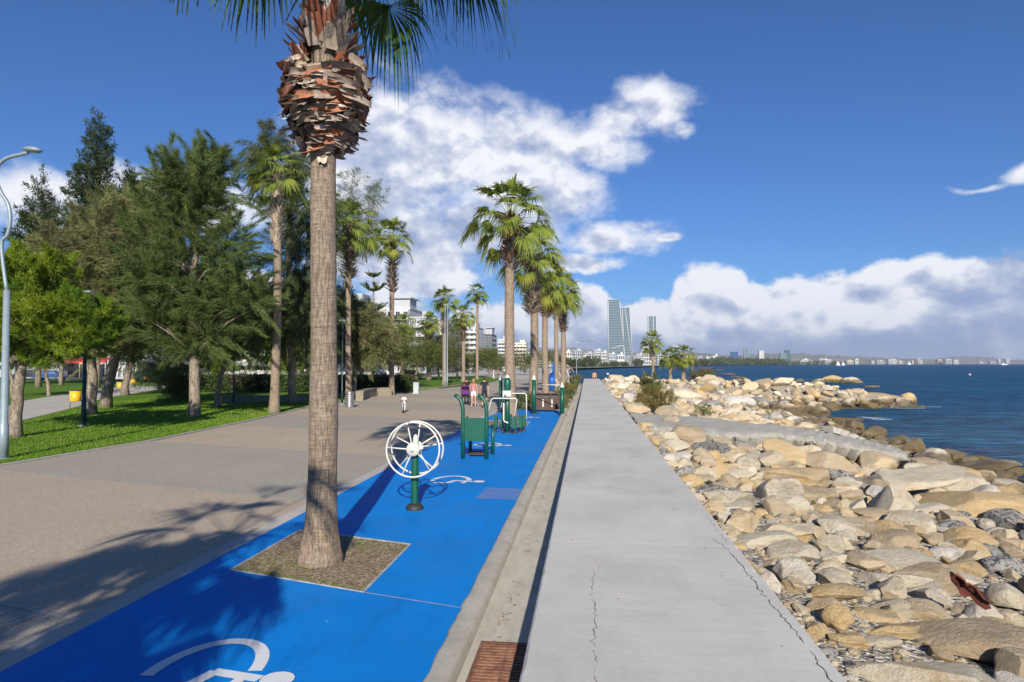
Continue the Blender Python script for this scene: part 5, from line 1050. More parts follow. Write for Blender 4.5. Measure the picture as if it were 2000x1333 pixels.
# ------------------------------------------------------------ exercise equipment
def ring(b, c, r, t, ax, n=48):
    b.tube([(c[0]+math.cos(a)*r, c[1]+ax*math.sin(a)*r, c[2]+math.sin(a)*r*math.sqrt(1-ax*ax)) for a in [2*math.pi*i/n for i in range(n)]], t, 8, True)
def wheel_station():
    x, y = G(810, 996); t = thing('exercise_wheel', 'white double turning wheel on a green post with black foot', 'exercise machine', (x, y, 0))
    MB().lathe([(.0, .95+.03), (.06, .95), (.062, .93), (.062, .0)][::-1], n=20).lathe([(.066, .56), (.066, .585)], n=20).build('post', 'green_metal', t)
    b = MB(); b.lathe([(.145, 0), (.15, .03), (.13, .075), (.085, .105), (.064, .11)], n=24); b.build('foot_cover', 'black_rubber', t)
    for s, nm in ((-1, 'front'), (1, 'rear')):
        yy = s*.145; b = MB(); tilt = -.10*s
        ring(b, (0, yy, 1.01), .445, .0155, tilt)
        for k in range(5):
            a = R(90 + 72*k + (14 if s < 0 else -8)); c, sn = math.cos(a), math.sin(a); q = math.sqrt(1-tilt*tilt); b.tube([(.055*c, yy - s*.02, 1.01+.055*sn), (.22*c, yy+tilt*.22*sn, 1.01+.22*sn*q), (.445*c, yy+tilt*.445*sn, 1.01+.445*sn*q)], .0125, 7)
            b.tube([(.055*math.cos(a+.5), yy-s*.015, 1.01+.055*math.sin(a+.5)), (.13*c, yy+tilt*.1*sn, 1.01+.13*sn)], .010, 6)
        hb = MB(); T_ = Matrix.Translation((0, yy-s*.01, 1.01)) @ Matrix.Rotation(math.pi/2, 4, 'X'); pf = MB().lathe([(0, -.03), (.105, -.03), (.115, 0), (.105, .03), (0, .03)], n=20); hb.add(pf.v, pf.f, True, T_); pf = MB().lathe([(0, .06), (.035, .055), (.04, .02)] if s < 0 else [(.04, -.02), (.035, -.055), (0, -.06)], n=14); hb.add([(p[0], p[1], p[2]) for p in pf.v], pf.f, True, T_)
        w = b.build('wheel', 'white_metal', t); hb.build('hub', 'white_metal', w); kb = MB(); a = R(100); kb.tube([(.44*math.cos(a), yy, 1.01+.44*math.sin(a)), (.44*math.cos(a), yy + s*.09, 1.01+.44*math.sin(a))], .02, 8); kb.build('hand_knob', 'white_metal', w)
    b = MB(); b.tube([(0, -.14, 1.01), (0, .14, 1.01)], .05, 12); b.lathe([(.04, .98), (.045, 1.06), (.05, 1.14), (.035, 1.22), (0, 1.25)], (0, .04, 0), 14); b.build('bearing_head', 'white_metal', t)
wheel_station()
def push_chair():
    x, y = G(927, 897); t = thing('push_machine', 'green exercise frame with a solid back panel and two curved posts', 'exercise machine', (x, y, 0), .0)
    w = .305
    for s in (-1, 1):
        MB().tube([(s*w, 0, 0), (s*w, 0, .75), (s*w, 0, 1.22), (s*w-.02, .01, 1.38), (s*w-.07, .02, 1.50), (s*w-.14, .03, 1.58), (s*w-.22, .03, 1.62)], [.052]*3+[.05]*4, 12).build('post', 'green_metal', t)
        MB().tube([(s*w+.03, .95, 0), (s*w+.03, .95, .80)], .045, 10).tube([(s*w+.03, .95, .78), (s*w, .05, .80)], .03, 8).build('rear_post', 'green_metal', t)
    b = MB(); b.box((0, 0, .75), (.52, .03, .58)); b.box((0, -.018, .75), (.46, .006, .52)); b.build('back_panel', 'green_metal', t)
    MB().box((0, .5, .50), (.50, .5, .035)).build('seat', 'green_metal', t); b = MB(); b.box((.0, .62, .06), (.46, .38, .03)); b.tube([(-.28, .95, .06), (.28, .95, .06)], .02, 8); b.build('foot_plate', 'brown_panel', t)
    MB().lathe([(.03, 1.04), (.03, 1.08), (0, 1.085)], (-.19, 0, 0), 10).build('bolt_cap', 'black_rubber', t)
push_chair()
def twister():
    x, y = G(991, 846); t = thing('pull_machine', 'green multi seat exercise machine with white hanging handle bars', 'exercise machine', (x, y, 0))
    b = MB(); b.tube([(0, 0, 0), (0, 0, 1.62)], .085, 14); b.lathe([(.10, 1.46), (.13, 1.60), (.13, 1.78), (.10, 1.88), (.04, 1.93), (0, 1.93)], n=16); b.build('post', 'green_metal', t)
    MB().lathe([(.09, 1.93), (.05, 2.02), (0, 2.05)], n=14).build('cap', 'white_metal', t)
    for s, yy in ((-1, -.25), (1, .55)):
        b = MB(); b.tube([(s*.05, yy*.3, 1.42), (s*.05, yy, 1.36)], .035, 8); xl, xr = (-.62, .36) if s < 0 else (-.28, .62)
        zt = 1.22 if s < 0 else 1.36; b.tube([(xl-.03, yy, zt-.58), (xl+.08, yy, zt-.06), (xl+.16, yy, zt), (xr-.06, yy, zt), (xr, yy, zt-.05), (xr-.09 if s < 0 else xr, yy, zt-.62 if s < 0 else .42)], .024, 8); b.build('handle_bar', 'white_metal', t)
    b = MB(); b.tube([(-.13, -.02, 1.05), (-.13, -.02, .45), (-.08, -.12, .40), (.05, -.14, .36)], .03, 8); b.box((-.0, -.06, 1.38), (.30, .16, .20)); b.build('lever', 'white_metal', t)
    for dx, dy in ((-.44, .15), (-.24, .65), (.44, .15), (.28, -.25), (.52, .7), (-.02, .95)):
        MB().box((dx, dy, .38), (.13, .20, .42)).build('side_pad', 'green_metal', t); b = MB(); b.tube([(0, 0, .14), (dx, dy, .14)], .025, 6); b.lathe([(.09, 0), (.09, .04), (.03, .06), (.03, .2)], (dx, dy, 0), 10); b.build('foot', 'black_rubber', t)
    MB().lathe([(.20, 0), (.2, .02), (.12, .06)], n=14).build('base_cover', 'black_rubber', t)
twister()
def bar_frame():
    for (px, py, top, lab, ln) in ((1043, 809, 742, 'green post with a pointed white cap left of the brown panel', .0), (1098, 812, 757, 'shorter green post with a pointed white cap right of the brown panel', 0), (978, 806, 743, 'slim green post behind the green exercise machines', 0)):
        x, y = G(px, py); z = A(px, top, y)[1]; t = thing('capped_post', lab, 'exercise post', (x, y, 0), 0, 'green capped posts'); MB().tube([(0, 0, 0), (0, 0, z)], .10 if px != 978 else .09, 14).build('post', 'green_metal', t)
        MB().lathe([(.105, z), (.10, z+.06), (.04, z+.18), (0, z+.26)], n=14).build('cap', 'white_metal', t); MB().lathe([(.22, 0), (.22, .03), (.13, .07)], n=14).build('foot_cover', 'black_rubber', t)
    x0, y0 = G(1046, 803); x1, y1 = G(1091, 803); y0 -= 0.9; y1 -= 0.9; t = thing('brown_panel', 'dark brown panel with three white slots between the capped posts', 'panel', ((x0+x1)/2, (y0+y1)/2, 0)); w = (x1-x0)/2+.08
    b = MB()
    xs = [-w, -.42*w-.05*0, .22*w, w]; b.box((0, 0, .42), (2*w, .04, .56)); b.box((0, 0, .93), (2*w, .06, .05))
    for q in (-w+.03, -w*.33, w*.33, w-.03): b.box((q, 0, .80), (.05, .04, .22))
    b.build('board', 'brown_panel', t); MB().box((0, .12, .80), (2*w-.1, .02, .20)).build('backing', 'crack_dark', t)
    for q in (-w+.05, -w*.22, w*.45): MB().prism([(q-.035, -.030), (q+.035, -.030), (q+.035, -.022), (q-.035, -.022)], .26, .64).build('slot', 'white_metal', t)
    x0, y0 = G(1043, 809); x1, y1 = G(1098, 812); t = thing('pull_up_bar', 'thin white horizontal bar between the two capped posts', 'bar', (x0, y0, 0)); MB().tube([(0.1, 0, 1.42), (x1-x0-.1, y1-y0, 1.42)], .022, 8).build('bar', 'white_metal', t)
bar_frame()
gbm = 'blue and white exercise machines'
def blue_machine(px, py, h, lab, sc_=1):
    x, y = G(px, py); t = thing('blue_exercise_machine', lab, 'exercise machine', (x, y, 0), 0, gbm)
    b = MB(); b.tube([(0, 0, 0), (0, 0, h*.45), (0, 0, h*.5), (0, 0, h)], [.22, .22, .30, .26], 12); b.lathe([(.26, h), (.2, h+.15), (0, h+.25)], n=12); b.build('post', 'blue_metal', t)
    for s in (-1, 1): MB().tube([(0, 0, h*.78), (s*.35, 0, h*.74), (s*.62, .1, h*.4), (s*.5, .2, .5)], .04, 7).build('handle_bar', 'white_metal', t)
    for s in (-1, 1): b = MB(); b.tube([(s*.5, .2, .5), (s*.75, .1, .05)], .05, 7); b.box((s*.45, -.1, .45), (.3, .35, .06)); b.build('leg', 'white_metal', t)
    MB().lathe([(.25, 0), (.25, .05), (.17, .1)], n=12).build('foot_cover', 'black_rubber', t)
blue_machine(1078, 765, 1.4, 'low blue exercise machine with white splayed legs'); blue_machine(1084, 757, 2.35, 'tall blue exercise machine in the middle of the group'); blue_machine(1101, 753, 2.3, 'blue and white exercise machine nearest the sea wall'); blue_machine(966, 734, 2.0, 'far blue exercise machine beyond the red-collared palm') if False else None

# ------------------------------------------------------------ lamps, bins, bench, cabinet
def smooth_path(P, k=5):
    P = [Vector(p) for p in P]; out = []
    for i in range(len(P)-1):
        a, b_, c, d = P[max(i-1, 0)], P[i], P[i+1], P[min(i+2, len(P)-1)]
        for j in range(k): t = j/k; out.append(.5*((2*b_) + (c-a)*t + (2*a-5*b_+4*c-d)*t*t + (3*b_-a-3*c+d)*t**3))
    return out + [P[-1]]
def lamp_near():
    x, y = G(6, 898); t = thing('street_lamp', 'tall grey-blue lamp post at the left edge with an S-curved arm', 'street lamp', (x, y, 0)); d = Vector((x, y, 0)).dot(FW)
    b = MB(); b.tube([(0, 0, 0), (0, 0, .9), (0, 0, .92), (-.01, 0, 4.3)], [.118, .112, .09, .075], 14); b.lathe([(.19, 0), (.19, .02), (.12, .05)], n=14); b.build('pole', 'pole_grey', t)
    def p(px, py): a, z = A(px, py, y); return (a-x, 0, z)
    MB().tube(smooth_path([(-.01, 0, 4.25), p(3, 480), p(14, 460), p(20, 430), p(16, 400), p(2, 376), p(-8, 350), p(-4, 325), p(12, 310), p(40, 302), p(54, 299)]), .045, 10).build('arm', 'pole_grey', t)
    c = p(64, 294); b = MB(); b.lathe([(0, -.075), (.14, -.06), (.24, -.01), (.25, .02), (.18, .07), (.07, .10), (0, .105)], n=18); b.v = [(c[0]+q[0]*1.05, q[1]*.62, c[2]+q[2]*.95-q[0]*.10) for q in b.v]; b.build('lamp_head', 'pole_grey', t)
    b = MB(); b.lathe([(0, -.13), (.12, -.10), (.19, -.05)], n=18); b.v = [(c[0]+q[0]*.95+.02, q[1]*.6, c[2]+q[2]*.9-q[0]*.1+.03) for q in b.v]; b.build('lamp_glass', 'lamp_glass', t)
lamp_near()
def lamp(px, py, h, lab, mat, r=.09, double=False, arm=None, group=None):
    x, y = G(px, py); t = thing('street_lamp', lab, 'street lamp', (x, y, 0), 0, group)
    for dx in ((-.0, .24) if double else (0,)): MB().tube([(dx, 0, 0), (dx, 0, 1.0), (dx, 0, 1.02), (dx, 0, h)], [r, r*.95, r*.75, r*.6], 12).build('pole', mat, t)
    MB().lathe([(r*2, 0), (r*2, .03), (r*1.1, .06)], n=12).build('base', 'pole_grey', t)
    b = MB(); b.box((.12 if double else 0, 0, h+.03), (1.5 if arm is None else arm, .22, .07)); b.build('lamp_head', 'pole_grey', t)
lamp(163, 833, 5.2, 'dark blue-green lamp post standing in the lawn', 'pole_dark', .095, arm=.5)
lamp(456, 790, 6.0, 'thin dark lamp post right of the slim leaning trunk', 'pole_dark', .06, arm=.5); lamp(407, 765, 5.5, 'thin dark pole behind the largest casuarina trunk', 'pole_dark', .06, arm=.5)
x, y = G(868, 757); lamp(869, 757, A(868, 596, y)[1], 'grey double pole lamp at the lawn corner', 'pole_grey', .085, True, arm=.5)
x, y = G(1046, 772); lamp(1046, 772, A(1046, 564, y)[1], 'tall grey lamp post with a flat head behind the palm row', 'pole_grey', .14, arm=2.4); lamp(1126, 735, 9, 'thin far lamp post between the palm row and the sea', 'pole_grey', .08, arm=.8); lamp(668, 790, 5, 'thin dark pole right of the big palm trunk', 'pole_dark', .06, arm=.4)
gy = 'yellow litter bins'
def ybin(px, py, top, bot, w, lab):
    x, y = G(px, py); d = Vector((x, y, 0)).dot(FW); z1 = A(px, top, y)[1]; z0 = A(px, bot, y)[1]; r = w/2/FPX*d; t = thing('litter_bin', lab, 'litter bin', (x, y, 0), 0, gy)
    MB().tube([(0, 0, -.02), (0, 0, z1+.05)], .035, 8).build('post', 'pole_grey', t); MB().lathe([(0, z0), (r*.92, z0), (r, z0+.03), (r, z1), (r*.93, z1), (r*.9, z0+.05)], (r+.05, 0, 0), 18).build('bin', 'yellow_plastic', t); MB().lathe([(r*1.02, z1), (r*1.02, z1+.03), (0, z1+.05)], (r+.05, 0, 0), 16).build('lid', 'pole_dark', t)
ybin(136, 801, 764, 784, 20, 'yellow bin on a post at the edge of the park path, nearest'); ybin(228, 767, 747, 758, 12, 'yellow bin on a post just left of the paired pale stems'); ybin(254, 760, 741, 749, 10, 'yellow bin just right of the paired pale stems'); ybin(281, 757, 736, 743, 9, 'farthest yellow bin by the parked cars'); ybin(905, 760, 745, 757, 9, 'yellow bin behind the pushchair on the promenade edge')
def steel_bin():
    x, y = G(683, 796); t = thing('litter_bin', 'ribbed stainless steel bin in front of the shaded palm', 'litter bin', (x, y, 0)); d = Vector((x, y, 0)).dot(FW); h = 30/FPX*d; r = 8.5/FPX*d; P = [(0, 0)]
    for i in range(7): z = h*.95*i/7; P += [(r*.86, z), (r, z+h*.03), (r, z+h*.09), (r*.86, z+h*.12)]
    MB().lathe(P + [(r*.8, h*.96)], n=20).build('body', 'steel', t); MB().lathe([(r*1.1, h*.95), (r*1.15, h), (r*.7, h*1.03), (r*.65, h*.97)], n=20).build('rim', 'steel', t)
steel_bin()
def bench_wall(pts, h, w, lab):
    b = MB(); P = [Vector((*p, 0)) for p in pts]; V = []; F = []; n = len(P)
    for i, p in enumerate(P):
        d = (P[min(i+1, n-1)]-P[max(i-1, 0)]).normalized(); s = Vector((-d.y, d.x, 0)); V += [p-s*w, p-s*w+Vector((0, 0, h-.06)), p-s*(w+.03)+Vector((0, 0, h-.055)), p-s*(w+.03)+Vector((0, 0, h)), p+s*(w+.03)+Vector((0, 0, h)), p+s*(w+.03)+Vector((0, 0, h-.055)), p+s*w+Vector((0, 0, h-.06)), p+s*w]
    for i in range(n-1): F += [(i*8+k, (i+1)*8+k, (i+1)*8+(k+1) % 8, i*8+(k+1) % 8) for k in range(8)]
    F += [tuple(range(8)), tuple(range((n-1)*8, n*8))[::-1]]; b.add(V, F); tag(b.build('stone_bench', 'stone_bench'), lab, 'bench', 'low stone bench walls')
bench_wall([G(*p) for p in ((702, 783), (712, 778), (730, 774), (762, 773))], .62, .24, 'low curved stone bench wall ending at a palm trunk'); bench_wall([G(*p) for p in ((432, 788), (470, 787), (540, 787), (600, 786))], .45, .25, 'long low stone bench wall under the dark casuarina'); bench_wall([G(*p) for p in ((815, 761), (850, 760), (900, 754))], .12, .3, 'low pale kerb wall behind the grey cabinet')
def cabinet():
    x, y = G(813, 769); t = thing('utility_cabinet', 'pale grey utility cabinet on the lawn edge', 'cabinet', (x, y, 0), .05); d = Vector((x, y, 0)).dot(FW); b = MB(); b.box((0, 0, .44), (.42, .34, .86)); b.box((0, 0, .89), (.48, .4, .05)); b.box((0, 0, .03), (.5, .42, .06)); b.build('body', 'cabinet_grey', t); b = MB(); b.box((0, -.176, .46), (.34, .012, .72)); b.build('door', 'cabinet_grey', t)
cabinet()

# ------------------------------------------------------------ people
def person(label, cat_loc, pose, h, mats, rz=0, hair='hair_brown', name='person', group=None, hairlen=.0, zoff=0, shorts=.50, top='shirt', toph=.83, waist=.56, sleeves=True):
    """pose: joint name -> (x,y,z) in body heights; one skinned surface"""
    t = thing(name, label, 'person', (cat_loc[0], cat_loc[1], zoff), rz, group)
    J = {'pel': (0, 0, .52), 'spi': (0, 0, .62), 'che': (0, 0, .74), 'nec': (0, 0, .835), 'hea': (0, -.005, .905), 'top': (0, 0, .965),
         'ls': (-.10, 0, .80), 'le': (-.125, .01, .64), 'lw': (-.13, -.03, .50), 'lh': (-.13, -.04, .455), 'rs': (.10, 0, .80), 're': (.125, .01, .64), 'rw': (.13, -.03, .50), 'rh': (.13, -.04, .455),
         'lp': (-.05, 0, .50), 'lk': (-.055, -.01, .28), 'la': (-.055, .01, .045), 'lt': (-.06, -.07, .015), 'rp': (.05, 0, .50), 'rk': (.055, -.01, .28), 'ra': (.055, .01, .045), 'rt': (.06, -.07, .015)}
    J.update(pose); Rr = {'pel': (.072, .055), 'spi': (.064, .046), 'che': (.080, .055), 'nec': (.028, .028), 'hea': (.047, .054), 'top': (.036, .042), 'ls': (.032, .03), 'le': (.022, .022), 'lw': (.015, .014), 'lh': (.018, .012), 'lp': (.048, .05), 'lk': (.031, .031), 'la': (.019, .02), 'lt': (.020, .012)}
    for k in list(Rr):
        if k[0] == 'l' and len(k) == 2: Rr['r'+k[1]] = Rr[k]
    E = [('pel', 'spi'), ('spi', 'che'), ('che', 'nec'), ('nec', 'hea'), ('hea', 'top'), ('che', 'ls'), ('ls', 'le'), ('le', 'lw'), ('lw', 'lh'), ('che', 'rs'), ('rs', 're'), ('re', 'rw'), ('rw', 'rh'), ('pel', 'lp'), ('lp', 'lk'), ('lk', 'la'), ('la', 'lt'), ('pel', 'rp'), ('rp', 'rk'), ('rk', 'ra'), ('ra', 'rt')]
    for s in 'lr':
        hv = Vector(J[s+'h']); wv = Vector(J[s+'w']); d = (hv-wv).normalized(); sd = d.cross(Vector((0, 1, 0.3))).normalized()
        for i, (o, l) in enumerate(((-.010, .040), (-.004, .048), (.003, .045), (.009, .036), (.016, .022))): k = s+'f%d' % i; J[k] = tuple(hv + sd*o*1.3 + d*l + Vector((0, .004*i, 0))); Rr[k] = (.0045, .0045); E.append((s+'h', k))
    names = list(J); idx = {k: i for i, k in enumerate(names)}
    me = bpy.data.meshes.new(name); me.from_pydata([Vector(J[k])*h for k in names], [(idx[a], idx[b_]) for a, b_ in E], []); me.update(); o = bpy.data.objects.new('body', me); C.objects.link(o)
    md = o.modifiers.new('s', 'SKIN'); md.use_smooth_shade = True; sv = me.skin_vertices[0].data
    for k in names: sv[idx[k]].radius = (Rr[k][0]*h, Rr[k][1]*h)
    sv[idx['pel']].use_root = True; ms = o.modifiers.new('u', 'SUBSURF'); ms.levels = 2; ms.render_levels = 2
    dg = bpy.context.evaluated_depsgraph_get(); nm = bpy.data.meshes.new_from_object(o.evaluated_get(dg)); bpy.data.objects.remove(o)
    body = bpy.data.objects.new('body', nm); C.objects.link(body); body.parent = t
    for m in mats: nm.materials.append(M[m])       # skin, top, bottom, shoe
    segs = [(a, b_) for a, b_ in E]
    def cls(c):
        best = None; bd = 9
        for a, b_ in segs:
            p, q = Vector(J[a])*h, Vector(J[b_])*h; l = (q-p).length_squared; u = max(0, min(1, (c-p).dot(q-p)/max(l, 1e-9))); dd = (c-p-(q-p)*u).length - (Rr[a][0]*(1-u)+Rr[b_][0]*u)*h
            if dd < bd: bd = dd; best = (a, b_, u)
        a, b_, u = best
        if b_ in ('lt', 'rt') or (b_ in ('la', 'ra') and u > .93): return 3
        if b_ in ('lp', 'rp') or a == 'pel' and u < .3: return 2
        if b_ in ('lk', 'rk'): return 2 if u < shorts else 0
        if b_ in ('la', 'ra'): return 2 if shorts > 1 else 0
        if a == 'pel' or a == 'spi' or b_ in ('ls', 'rs'): return 1
        if (a, b_) == ('che', 'nec'): return 1 if u < .55 else 0
        if a in ('ls', 'rs') and sleeves: return 1 if u < .75 else 0
        return 0
    for p in nm.polygons: p.material_index = cls(p.center); p.use_smooth = True
    hp = Vector(J['hea'])*h; tp = Vector(J['top'])*h; b = MB(); b.lathe([(.052, -.035), (.058, .0), (.056, .035), (.040, .066), (.0, .078)], n=14); b.v = [tuple(hp + Vector((q[0]*h*.98, q[1]*h*1.12 + .012*h, q[2]*h+.004*h))) for q in b.v]
    b.v = [(q[0], q[1] + (.018*h if q[1] < hp.y and q[2] < hp.z+.04*h else 0), q[2]) for q in b.v]
    if hairlen: b.tube([hp+Vector((0, .045*h, .04*h)), hp+Vector((0, .062*h, -.02*h)), hp+Vector((0, .055*h, -hairlen*h))], [.028*h, .030*h, .008*h], 8)
    b.build('hair', hair, t)
    b = MB(); b.tube([hp+Vector((0, -.052*h, .012*h)), hp+Vector((0, -.064*h, -.008*h))], [.005*h, .009*h], 6)
    for s in (-1, 1): b.tube([hp+Vector((s*.048*h, .004*h, .012*h)), hp+Vector((s*.054*h, .006*h, -.014*h))], [.008*h, .006*h], 6)
    b.build('nose_and_ears', 'skin', t); b = MB()
    for s in (-1, 1): b.lathe([(0, -.006*h), (.006*h, 0), (0, .006*h)], tuple(hp+Vector((s*.018*h, -.051*h, .008*h))), 6)
    b.box(tuple(hp+Vector((0, -.052*h, -.026*h))), (.022*h, .006*h, .004*h)); b.build('eyes_and_mouth', 'hair_brown', t)
    return t
walkp = {'lk': (-.055, -.05, .29), 'la': (-.055, -.02, .055), 'lt': (-.055, -.09, .02), 'rk': (.05, .01, .28), 'ra': (.05, .09, .055), 'rt': (.05, .03, .015), 'lw': (-.13, .05, .50), 'lh': (-.13, .055, .455), 'rw': (.13, -.07, .51), 'rh': (.13, -.09, .468)}
gp_ = 'family with a pushchair'
x, y = G(946, 797); person('man in a navy t-shirt and dark shorts seen from behind', (x, y), walkp, 1.76, ['skin', 'cloth_navy', 'cloth_navy', 'cloth_black'], math.pi, group=gp_, shorts=.85)
x, y = G(925, 796); person('woman in a pink top and white shorts seen from behind', (x, y), {**{k: (-v[0], v[1], v[2]) if False else v for k, v in walkp.items()}, 'rh': (.12, -.10, .48)}, 1.62, ['skin', 'cloth_pink', 'cloth_white', 'shoe_white'], math.pi, 'hair_blond', group=gp_, hairlen=.12, shorts=.45, sleeves=False)
x, y = G(911, 790); person('dark-haired person in black pushing the pushchair', (x, y), {'lw': (-.09, -.16, .60), 'lh': (-.08, -.20, .60), 'rw': (.09, -.16, .60), 'rh': (.08, -.20, .60)}, 1.66, ['skin', 'cloth_black', 'cloth_black', 'cloth_black'], math.pi, group=gp_, shorts=2)
def pram():
    x, y = G(910, 793); t = thing('pushchair', 'black pushchair with a purple hood', 'pushchair', (x-.12, y+.62, 0)); b = MB()
    for s in (-1, 1): b.tube([(s*.24, -.35, .98), (s*.24, 0, .55), (s*.24, .35, .12)], .018, 7); b.tube([(s*.24, -.30, .12), (s*.24, .05, .60)], .018, 7)
    b.tube([(-.24, -.35, .98), (.24, -.35, .98)], .02, 7); b.build('frame', 'cloth_black', t); b = MB(); b.box((0, .05, .50), (.42, .45, .12)); b.box((0, -.15, .72), (.40, .08, .42), rx=.3); b.build('seat', 'cloth_black', t)
    V = []; n = 9
    b = MB()
    for i in range(n):
        a = R(20+ i*110/(n-1)); V += [(sx*.22, -.22+.36*math.cos(a), .78+.38*math.sin(a)*(1 if abs(sx) < .9 else .9)) for sx in (-1, -.6, 0, .6, 1)]
    b.add(V, [(i*5+j, i*5+j+1, (i+1)*5+j+1, (i+1)*5+j) for i in range(n-1) for j in range(4)], True); b.box((0, -.24, .86), (.40, .06, .44)); b.build('hood', 'cloth_purple', t)
    for sx in (-1, 1):
        for yy in (-.32, .36): w = MB(); w.tube([(sx*.26+math.cos(0)*0, yy+.12*math.cos(a), .12+.12*math.sin(a)) for a in [k*.524 for k in range(12)]], .02, 6, True); w.tube([(sx*.24, yy, .12), (sx*.28, yy, .12)], .03, 6); w.build('wheel', 'black_rubber', t)
pram()
x, y = G(789, 806); person('small child in white riding a scooter on the promenade', (x, y), {'lw': (-.08, -.20, .60), 'lh': (-.07, -.24, .60), 'rw': (.08, -.20, .60), 'rh': (.07, -.24, .60), 'le': (-.13, -.06, .66), 're': (.13, -.06, .66), 'la': (-.04, .03, .045+.08), 'lt': (-.04, -.06, .10), 'lk': (-.05, -.03, .32), 'pel': (0, 0, .55), 'hea': (0, -.03, .92), 'top': (0, -.03, .99), 'ra': (.04, -.02, .13), 'rt': (.04, -.1, .10), 'rk': (.05, -.05, .34)}, .92, ['skin', 'cloth_white', 'cloth_white', 'shoe_white'], .25, group=None, shorts=2, hairlen=.05)
def scooter():
    x, y = G(788, 806.5); t = thing('kick_scooter', 'little dark kick scooter under the child in white', 'scooter', (x, y-.02, 0), .25); MB().box((0, -.05, .075), (.11, .50, .03)).build('deck', 'cloth_black', t); b = MB(); b.tube([(0, -.30, .08), (0, -.24, .62)], .016, 7); b.tube([(-.16, -.24, .60), (.16, -.24, .60)], .015, 7); b.build('handlebar', 'cloth_black', t)
    for q in ((-.07, -.32), (.07, -.32), (0, .22)): MB().tube([(q[0], q[1]+.05*math.cos(a), .055+.05*math.sin(a)) for a in [k*.785 for k in range(8)]], .014, 5, True).build('wheel', 'black_rubber', t)
scooter()
sit = {'lk': (-.06, -.24, .52), 'la': (-.06, -.25, .30), 'lt': (-.06, -.31, .28), 'rk': (.06, -.24, .52), 'ra': (.06, -.25, .30), 'rt': (.06, -.31, .28), 'lw': (-.12, .06, .54), 'lh': (-.12, .07, .51), 'rw': (.12, .06, .54), 'rh': (.12, .07, .51)}
person('bare-backed person sitting on the far end of the walk facing the sea', (G(1160, 738, .77)[0], 76.2), sit, 1.72, ['skin', 'skin', 'cloth_navy', 'skin'], math.pi, zoff=.77-.48*1.72+.04, shorts=.9)
gq = 'people strolling in the distance'
for px, py, hgt, top, bot, lab in ((964, 742, 1.7, 'cloth_white', 'cloth_white', 'distant figure in white left of the tall palm trunk'), (973, 740, 1.65, 'cloth_pink', 'cloth_black', 'distant figure in pink beside the one in white'), (1067, 765, 1.7, 'cloth_black', 'cloth_white', 'dark-haired person standing by the low blue machine'), (1017, 733, 1.7, 'cloth_teal', 'cloth_white', 'distant figure in teal right of the tall palm trunk'), (1113, 752, 1.7, 'cloth_black', 'cloth_navy', 'person in dark clothes at the blue machines'), (985, 735, 1.7, 'cloth_white', 'cloth_black', 'distant person in a white shirt by the tamarisks'), (930, 738, 1.7, 'cloth_black', 'cloth_black', 'distant person in black near the slender palm'), (1025, 731, 1.68, 'cloth_white', 'cloth_navy', 'distant walker right of the figure in teal')):
    x, y = G(px, py); person(lab, (x, y), walkp, hgt, ['skin', top, bot, 'cloth_black'], rnd.uniform(0, 6), group=gq, shorts=2)

